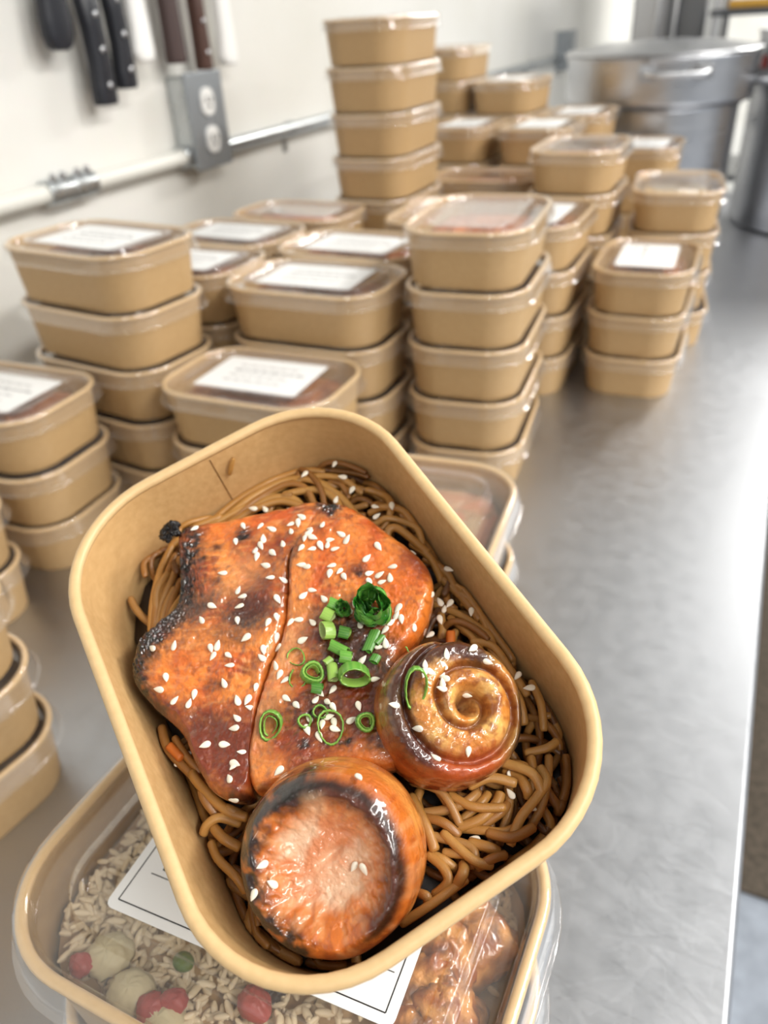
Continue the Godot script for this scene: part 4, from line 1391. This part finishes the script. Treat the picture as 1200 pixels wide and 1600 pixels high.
func frill_mesh(size: float, sd: int) -> ArrayMesh:
	# a crumpled leaf: a strip folded back and forth
	var v := PackedVector3Array()
	var col := PackedColorArray()
	var f := PackedInt32Array()
	var nu := 90
	var nv := 14
	for i in nu + 1:
		for j in nv + 1:
			var u := float(i) / nu
			var w := float(j) / nv - 0.5
			var a := u * TAU * 3.3 + w * 0.8
			var rad := size * (0.12 + 0.78 * absf(sin(u * 4.1 + 0.4)) + 0.35 * w * sin(u * 57.0))
			var fold := sin(u * 41.0 + w * 6.0) * size * 0.13
			v.append(Vector3(cos(a) * rad + fold * cos(a * 1.7), w * size * 0.9 + size * 0.35 * sin(u * 9.0) * 0.6 + size * 0.45 * noise_b.get_noise_2d(u * 90, w * 24 + sd), sin(a) * rad * 0.85 + fold * sin(a)))
			col.append(lin(44, 116, 36).lerp(lin(104, 170, 66), clampf(0.5 + noise_c.get_noise_2d(u * 30, w * 4 + sd * 3) * 1.5, 0, 1)))
	for i in nu:
		for j in nv:
			var a := i * (nv + 1) + j
			f.append_array(PackedInt32Array([a, a + 1, a + nv + 1, a + 1, a + nv + 2, a + nv + 1]))
	return mk(v, f, col)

const SCAL := [
	["pale green curled scallion tube lying above the others", -5.2, -9.5],
	["dark green short scallion leaf at the top of the pile", -7.6, -13.2],
	["small frilly dark scallion shred beside the top pieces", -4.5, -14.6],
	["big frilly dark green scallion tuft, the largest shred", 1.6, -22.6],
	["light green ribbed scallion ring below the frilly pieces", -0.4, -6.7],
	["short green scallion tube beside the light ribbed ring", 2.9, -11.1],
	["long dark green scallion strip under the big frilly tuft", 10.0, -16.7],
	["small square dark scallion piece at the strip's lower end", 16.0, -14.7],
	["dark scallion sliver beside the long strip", 11.1, -19.2],
	["green scallion tube slanting across the dark fish skin", 6.9, -6.9],
	["short plump green scallion piece beside the slanting tube", 10.8, -7.4],
	["pale scallion chip left of the plump piece", 8.4, -2.2],
	["thin pale scallion loop at the left of the pile", 1.1, 5.7],
	["open scallion ring facing up in the middle", 9.6, 3.8],
	["upright pale green scallion tube right of the open ring", 12.8, -1.5],
	["wide ribbed scallion ring lying lowest in the main pile", 17.7, -6.7],
	["dark scallion scrap under the open ring", 14.3, 4.8],
	["thin curved scallion sliver left of the open ring", 7.7, 8.2],
	["thin scallion arc at the foot of the salmon roll", 18.7, -20.5],
	["large oval scallion ring leaning on the smaller salmon roll", 35.0, -19.2],
	["curled scallion ring alone on the left of the fish seam", 16.6, 22.0],
	["left one of the three linked scallion rings", 21.4, 12.7],
	["small upper one of the three linked scallion rings", 21.4, 7.5],
	["large thin one of the three linked scallion rings", 27.2, 6.9],
	["double scallion ring alone at the right of the linked rings", 31.9, -2.5]]

func build_scallions():
	var dark := lin(52, 124, 40)
	var mid := lin(92, 162, 56)
	var light := lin(150, 190, 84)
	var pale := lin(196, 214, 140)
	# kind, rx, rz, height, wall (mm), rotation (degrees), outer colour, inner colour, arc share
	var K := [
		["r", 2.5, 1.7, 3.6, 0.6, Vector3(60, 20, 75), 2, 3, 1.0], ["r", 1.9, 1.2, 4.2, 0.5, Vector3(70, -30, 20), 1, 2, 1.0], ["f", 3.0], ["f", 7.0],
		["r", 3.2, 2.4, 3.4, 0.6, Vector3(55, 10, 20), 2, 3, 1.0], ["r", 2.0, 1.6, 3.4, 0.5, Vector3(80, 15, 60), 0, 2, 1.0],
		["r", 1.7, 0.8, 7.6, 0.4, Vector3(85, 40, 0), 0, 1, 1.0], ["r", 1.6, 1.0, 2.6, 0.4, Vector3(80, 35, 0), 0, 1, 1.0], ["r", 1.0, 0.7, 3.6, 0.35, Vector3(85, 20, 0), 0, 1, 1.0],
		["r", 1.8, 1.4, 6.0, 0.5, Vector3(85, -60, 0), 1, 2, 1.0], ["r", 2.0, 1.6, 3.6, 0.5, Vector3(80, -40, 0), 1, 2, 1.0], ["r", 1.2, 0.7, 2.6, 0.4, Vector3(80, 10, 0), 2, 3, 1.0],
		["r", 3.4, 2.6, 0.8, 0.25, Vector3(12, 20, 6), 1, 2, 1.0], ["r", 3.6, 3.4, 2.6, 0.7, Vector3(-14, 30, -22), 1, 2, 1.0],
		["r", 1.7, 1.3, 5.4, 0.5, Vector3(80, 70, 0), 2, 3, 1.0], ["r", 4.8, 3.4, 4.0, 0.7, Vector3(50, 32, -35), 1, 2, 1.0],
		["r", 1.7, 1.1, 3.2, 0.4, Vector3(85, -40, 0), 0, 1, 1.0], ["r", 3.0, 3.4, 0.9, 0.3, Vector3(20, 40, 0), 1, 2, 0.6], ["r", 4.6, 3.4, 0.9, 0.3, Vector3(10, 110, 10), 1, 2, 0.55],
		["r", 6.4, 3.2, 2.0, 0.7, Vector3(-18, -30, -42), 1, 2, 1.0], ["r", 4.6, 3.4, 2.4, 0.6, Vector3(-10, -40, -30), 1, 2, 1.12],
		["r", 2.2, 2.2, 1.6, 0.5, Vector3(-10, 0, -20), 1, 2, 1.0], ["r", 2.5, 2.1, 1.8, 0.5, Vector3(5, 40, -20), 0, 2, 1.0], ["r", 5.2, 3.9, 1.4, 0.5, Vector3(-6, -20, -16), 1, 2, 1.0], ["r", 2.9, 2.8, 2.4, 0.7, Vector3(-10, 0, -24), 1, 2, 1.0]]
	var cl := [dark, mid, light, pale]
	for k in SCAL.size():
		var q = K[k]
		var s = SCAL[k]
		var mesh: ArrayMesh
		var turn := Vector3.ZERO
		var lift := 2.0
		if q[0] == "f":
			mesh = frill_mesh(q[1] * 0.001, k)
			lift = q[1] * 0.75
		else:
			mesh = ring_mesh(q[1] * 0.001, q[2] * 0.001, q[3] * 0.001, q[4] * 0.00135, TAU * q[8], cl[q[7]], cl[q[6]], 0.05)
			turn = q[5]
			lift = (q[2] if absf(turn.x) > 45 else q[3] * 0.5) + 0.3
		var b := Basis.from_euler(turn * PI / 180.0)
		var o := solo("scallion_piece", mesh, M.scallion, s[0], "scallion", "chopped scallions on the salmon")
		o.transform = held * Transform3D(b, Vector3(s[1], top_at(s[1], s[2]) + lift, s[2]) * 0.001)
		if q[0] != "f" and k in [13, 24, 20]:
			# the inner leaf layers of a ring
			part("inner_layer", ring_mesh(q[1] * 0.00066, q[2] * 0.00062, q[3] * 0.0009, 0.0004, TAU * 0.9, light, mid, 0.08), M.scallion, o)

# height of whatever lies on top at a point of the open box's plan, in millimetres
func top_at(x: float, z: float) -> float:
	var p := Vector2(x, z)
	if p.distance_to(Vector2(R0P[0], R0P[1])) < 20.5:
		return Y0R + roll_face(0, p.distance_to(Vector2(R0P[0], R0P[1])) / 21.0, atan2(z - R0P[1], x - R0P[0]))[0] - AX0.x * (x - R0P[0]) - AX0.z * (z - R0P[1])
	if p.distance_to(Vector2(R1P[0], R1P[1])) < 23.0:
		return Y1R + roll_face(1, p.distance_to(Vector2(R1P[0], R1P[1])) / 24.0, atan2(z - R1P[1], x - R1P[0]))[0] - AX1.x * (x - R1P[0]) - AX1.z * (z - R1P[1])
	for k in 2:
		var pg := PackedVector2Array()
		for q in (LEFT if k == 0 else RIGHT):
			pg.append(Vector2(q[0], q[1]))
		if Geometry2D.is_point_in_polygon(p, pg):
			var d := 1e9
			for i in pg.size():
				d = minf(d, p.distance_to(Geometry2D.get_closest_point_to_segment(p, pg[i], pg[(i + 1) % pg.size()])))
			var f := flesh(x, z, LBLOB if k == 0 else RBLOB, 1.2)
			return salmon_top(x, z, YL if k == 0 else YR, d, f[1])
	return -23.5

func seed_mesh() -> ArrayMesh:
	var loops := []
	for p in [[-0.50, 0.05], [-0.46, 0.16], [-0.34, 0.42], [-0.15, 0.76], [0.08, 0.98], [0.26, 0.97], [0.40, 0.72], [0.47, 0.42], [0.50, 0.12]]:
		var lp := PackedVector3Array()
		for k in 12:
			var a := TAU * k / 12
			lp.append(Vector3(p[0] * 0.0034, sin(a) * 0.00052 * sqrt(p[1]), cos(a) * 0.00098 * p[1]))
		loops.append(lp)
	return loft(loops, true, true)

func build_seeds():
	var mesh := seed_mesh()
	var sets := [
		[[[-65.2, 14.9], [-55.4, -0.5], [-51.9, -5.6], [-48.5, -8.5], [-46.6, -19.7], [-46.2, -15.1], [-44.8, -17.5], [-43.2, -13.9], [-51.4, 4.5], [-46.2, -4.3], [-44.1, -2.3], [-43.9, -0.0], [-40.5, -9.2], [-39.3, -4.6], [-41.4, 0.8]], "white sesame seed on the left salmon piece, above its dark crease", "seeds above the crease of the left salmon"],
		[[[-36.5, -0.3], [-41.8, 13.6], [-30.5, 0.4], [-27.6, -3.0], [-32.4, 11.7], [-29.6, 11.5], [-27.0, 13.9], [-31.8, 21.6], [-22.7, 16.6], [-29.1, 26.7], [-21.5, 1.8], [-15.8, 5.0], [-15.3, 8.2], [-14.8, 16.7], [-7.9, 13.6], [-5.9, 15.2], [-17.7, 25.8], [-18.1, 28.1], [-15.2, 28.6], [-12.3, 24.0], [-8.7, 25.1], [-25.8, 38.1], [-29.2, 44.7], [-16.8, 44.4], [-4.3, 29.0], [2.2, 21.0], [-14.0, 47.8], [-6.1, 38.6]], "white sesame seed across the middle of the left salmon piece", "seeds on the middle of the left salmon"],
		[[[-7.9, 44.7], [-4.3, 41.1], [3.3, 27.6], [4.7, 24.9], [7.2, 25.3], [8.1, 30.1], [10.8, 32.1], [10.5, 41.8], [13.5, 36.6], [18.6, 33.0], [20.8, 36.1]], "white sesame seed on the red-brown lower end of the left salmon", "seeds on the lower left salmon"],
		[[[-40.0, -19.7], [-38.4, -18.9], [-37.2, -16.4], [-35.8, -19.1], [-34.4, -13.7], [-32.0, -16.7], [-31.4, -19.8], [-30.4, -22.0], [-31.5, -23.7], [-27.3, -23.4], [-31.5, -27.9], [-28.1, -28.5], [-38.4, -24.4], [-19.2, -36.0]], "white sesame seed near the top end of the right salmon", "seeds on the top end of the right salmon"],
		[[[-17.3, -30.5], [-28.3, -10.7], [-26.4, -11.8], [-21.9, -19.2], [-19.6, -17.2], [-18.4, -20.4], [-15.5, -20.7], [-12.1, -28.5], [-9.8, -31.0], [-9.0, -26.8], [-6.9, -30.3], [-6.5, -33.2], [-10.1, -36.1], [-17.4, -9.5], [-17.1, -6.1]], "white sesame seed on the right salmon, above the scallion pile", "seeds above the scallion pile"],
		[[[4.5, -29.7], [6.4, -28.0], [8.5, -28.6], [7.5, -25.4], [9.0, -22.2], [6.1, -23.1], [12.4, -30.9], [11.9, -35.7], [11.3, -19.3], [13.1, -20.2], [12.9, -17.9]], "white sesame seed right of the scallion pile", "seeds right of the scallion pile"],
		[[[-12.6, -11.2], [-11.0, 2.0], [-10.6, -0.6], [-6.8, -4.1], [-6.4, 9.3], [-9.8, 8.2], [0.2, 12.5], [3.5, 12.8], [5.8, 12.1], [-3.0, 1.3], [-5.0, -18.7], [-4.1, -16.1], [2.9, -16.5], [13.7, -11.4], [21.5, -11.6], [15.7, 4.7], [16.9, 1.0]], "white sesame seed beside or left of the scallion pile", "seeds left of the scallion pile"],
		[[[30.1, 25.8], [34.0, 18.4], [33.1, 22.6], [11.5, 14.3], [15.5, 12.6], [16.9, 6.8], [19.7, 4.1], [22.2, 3.4], [24.9, 8.7], [23.9, 5.9], [26.4, 5.4], [28.3, 6.0], [24.1, 13.2], [28.0, 11.1], [20.9, 11.2], [28.5, 0.6], [26.2, -3.2]], "white sesame seed around the lower loose scallion rings", "seeds around the lower scallion rings"],
		[[[-68.2, -11.1], [-62.0, -17.8], [-71.2, -7.3], [-74.0, -31.3], [-71.2, -43.3], [-63.8, -43.0], [-56.0, -42.9], [-40.0, -44.8], [-44.0, -46.5], [-39.3, -40.8], [-31.2, -42.7], [-27.8, -42.4], [-44.5, -34.8], [-55.7, -35.8], [-40.5, -51.7]], "white sesame seed on the noodles along the box's far wall", "seeds on the far noodles"],
		[[[3.6, 49.8], [4.7, 53.2], [18.6, 47.7], [28.4, 41.3], [21.2, 36.7], [23.7, 39.3]], "white sesame seed on the noodles under the left salmon's lower edge", "seeds on the lower left noodles"],
		[[[5.0, -41.6], [6.5, -44.7], [5.8, -47.3], [9.1, -41.4], [3.4, -45.0], [12.5, -51.6], [-18.7, -47.3], [-5.6, -54.3], [39.3, -51.1], [44.5, -51.8]], "white sesame seed on the noodles along the right wall", "seeds on the right noodles"],
		[[[63.3, -31.0], [67.9, -34.4], [67.5, -28.4], [73.9, -31.2], [73.8, -19.0], [72.2, -12.9]], "white sesame seed on the noodles below the coiled roll", "seeds on the lower right noodles"],
		[[[30.2, -32.5], [32.1, -40.3], [37.1, -42.1], [32.3, -30.0], [33.5, -28.7], [30.1, -25.3], [32.8, -25.6], [32.2, -23.8], [36.5, -27.9], [37.5, -26.5], [41.5, -31.7]], "white sesame seed around the hole of the coiled salmon roll", "seeds near the hole of the coiled roll"],
		[[[38.7, -25.5], [43.8, -30.6], [35.9, -11.5], [44.0, -13.8], [52.5, -14.0], [55.8, -22.7], [58.9, -23.6]], "white sesame seed on the outer coil of the smaller roll", "seeds on the outer coil"],
		[[[52.5, 39.4], [57.3, 39.4], [57.0, 44.9]], "white sesame seed on the charred left lip of the bottom roll", "seeds on the charred lip"],
		[[[68.5, 33.1], [66.8, 17.1], [64.5, 19.1], [49.8, 6.6], [50.0, 2.3]], "white sesame seed in or above the bottom roll's hollow", "seeds in the bottom roll"]]
	for s in sets:
		for q in s[0]:
			var o := solo("sesame_seed", mesh, M.seed, s[1], "sesame seed", s[2])
			var e := 0.5
			var gx := (top_at(q[0] + e, q[1]) - top_at(q[0] - e, q[1])) / (2 * e)
			var gz := (top_at(q[0], q[1] + e) - top_at(q[0], q[1] - e)) / (2 * e)
			var up := Vector3(-clampf(gx, -0.9, 0.9), 1, -clampf(gz, -0.9, 0.9)).normalized()
			var ax := Vector3.RIGHT.rotated(Vector3.UP, rng.randf() * TAU)
			ax = (ax - up * ax.dot(up)).normalized()
			var k := rng.randf_range(0.88, 1.12)
			o.transform = held * Transform3D(Basis(ax, up, ax.cross(up)) * k, Vector3(q[0], top_at(q[0], q[1]) + 0.4, q[1]) * 0.001)
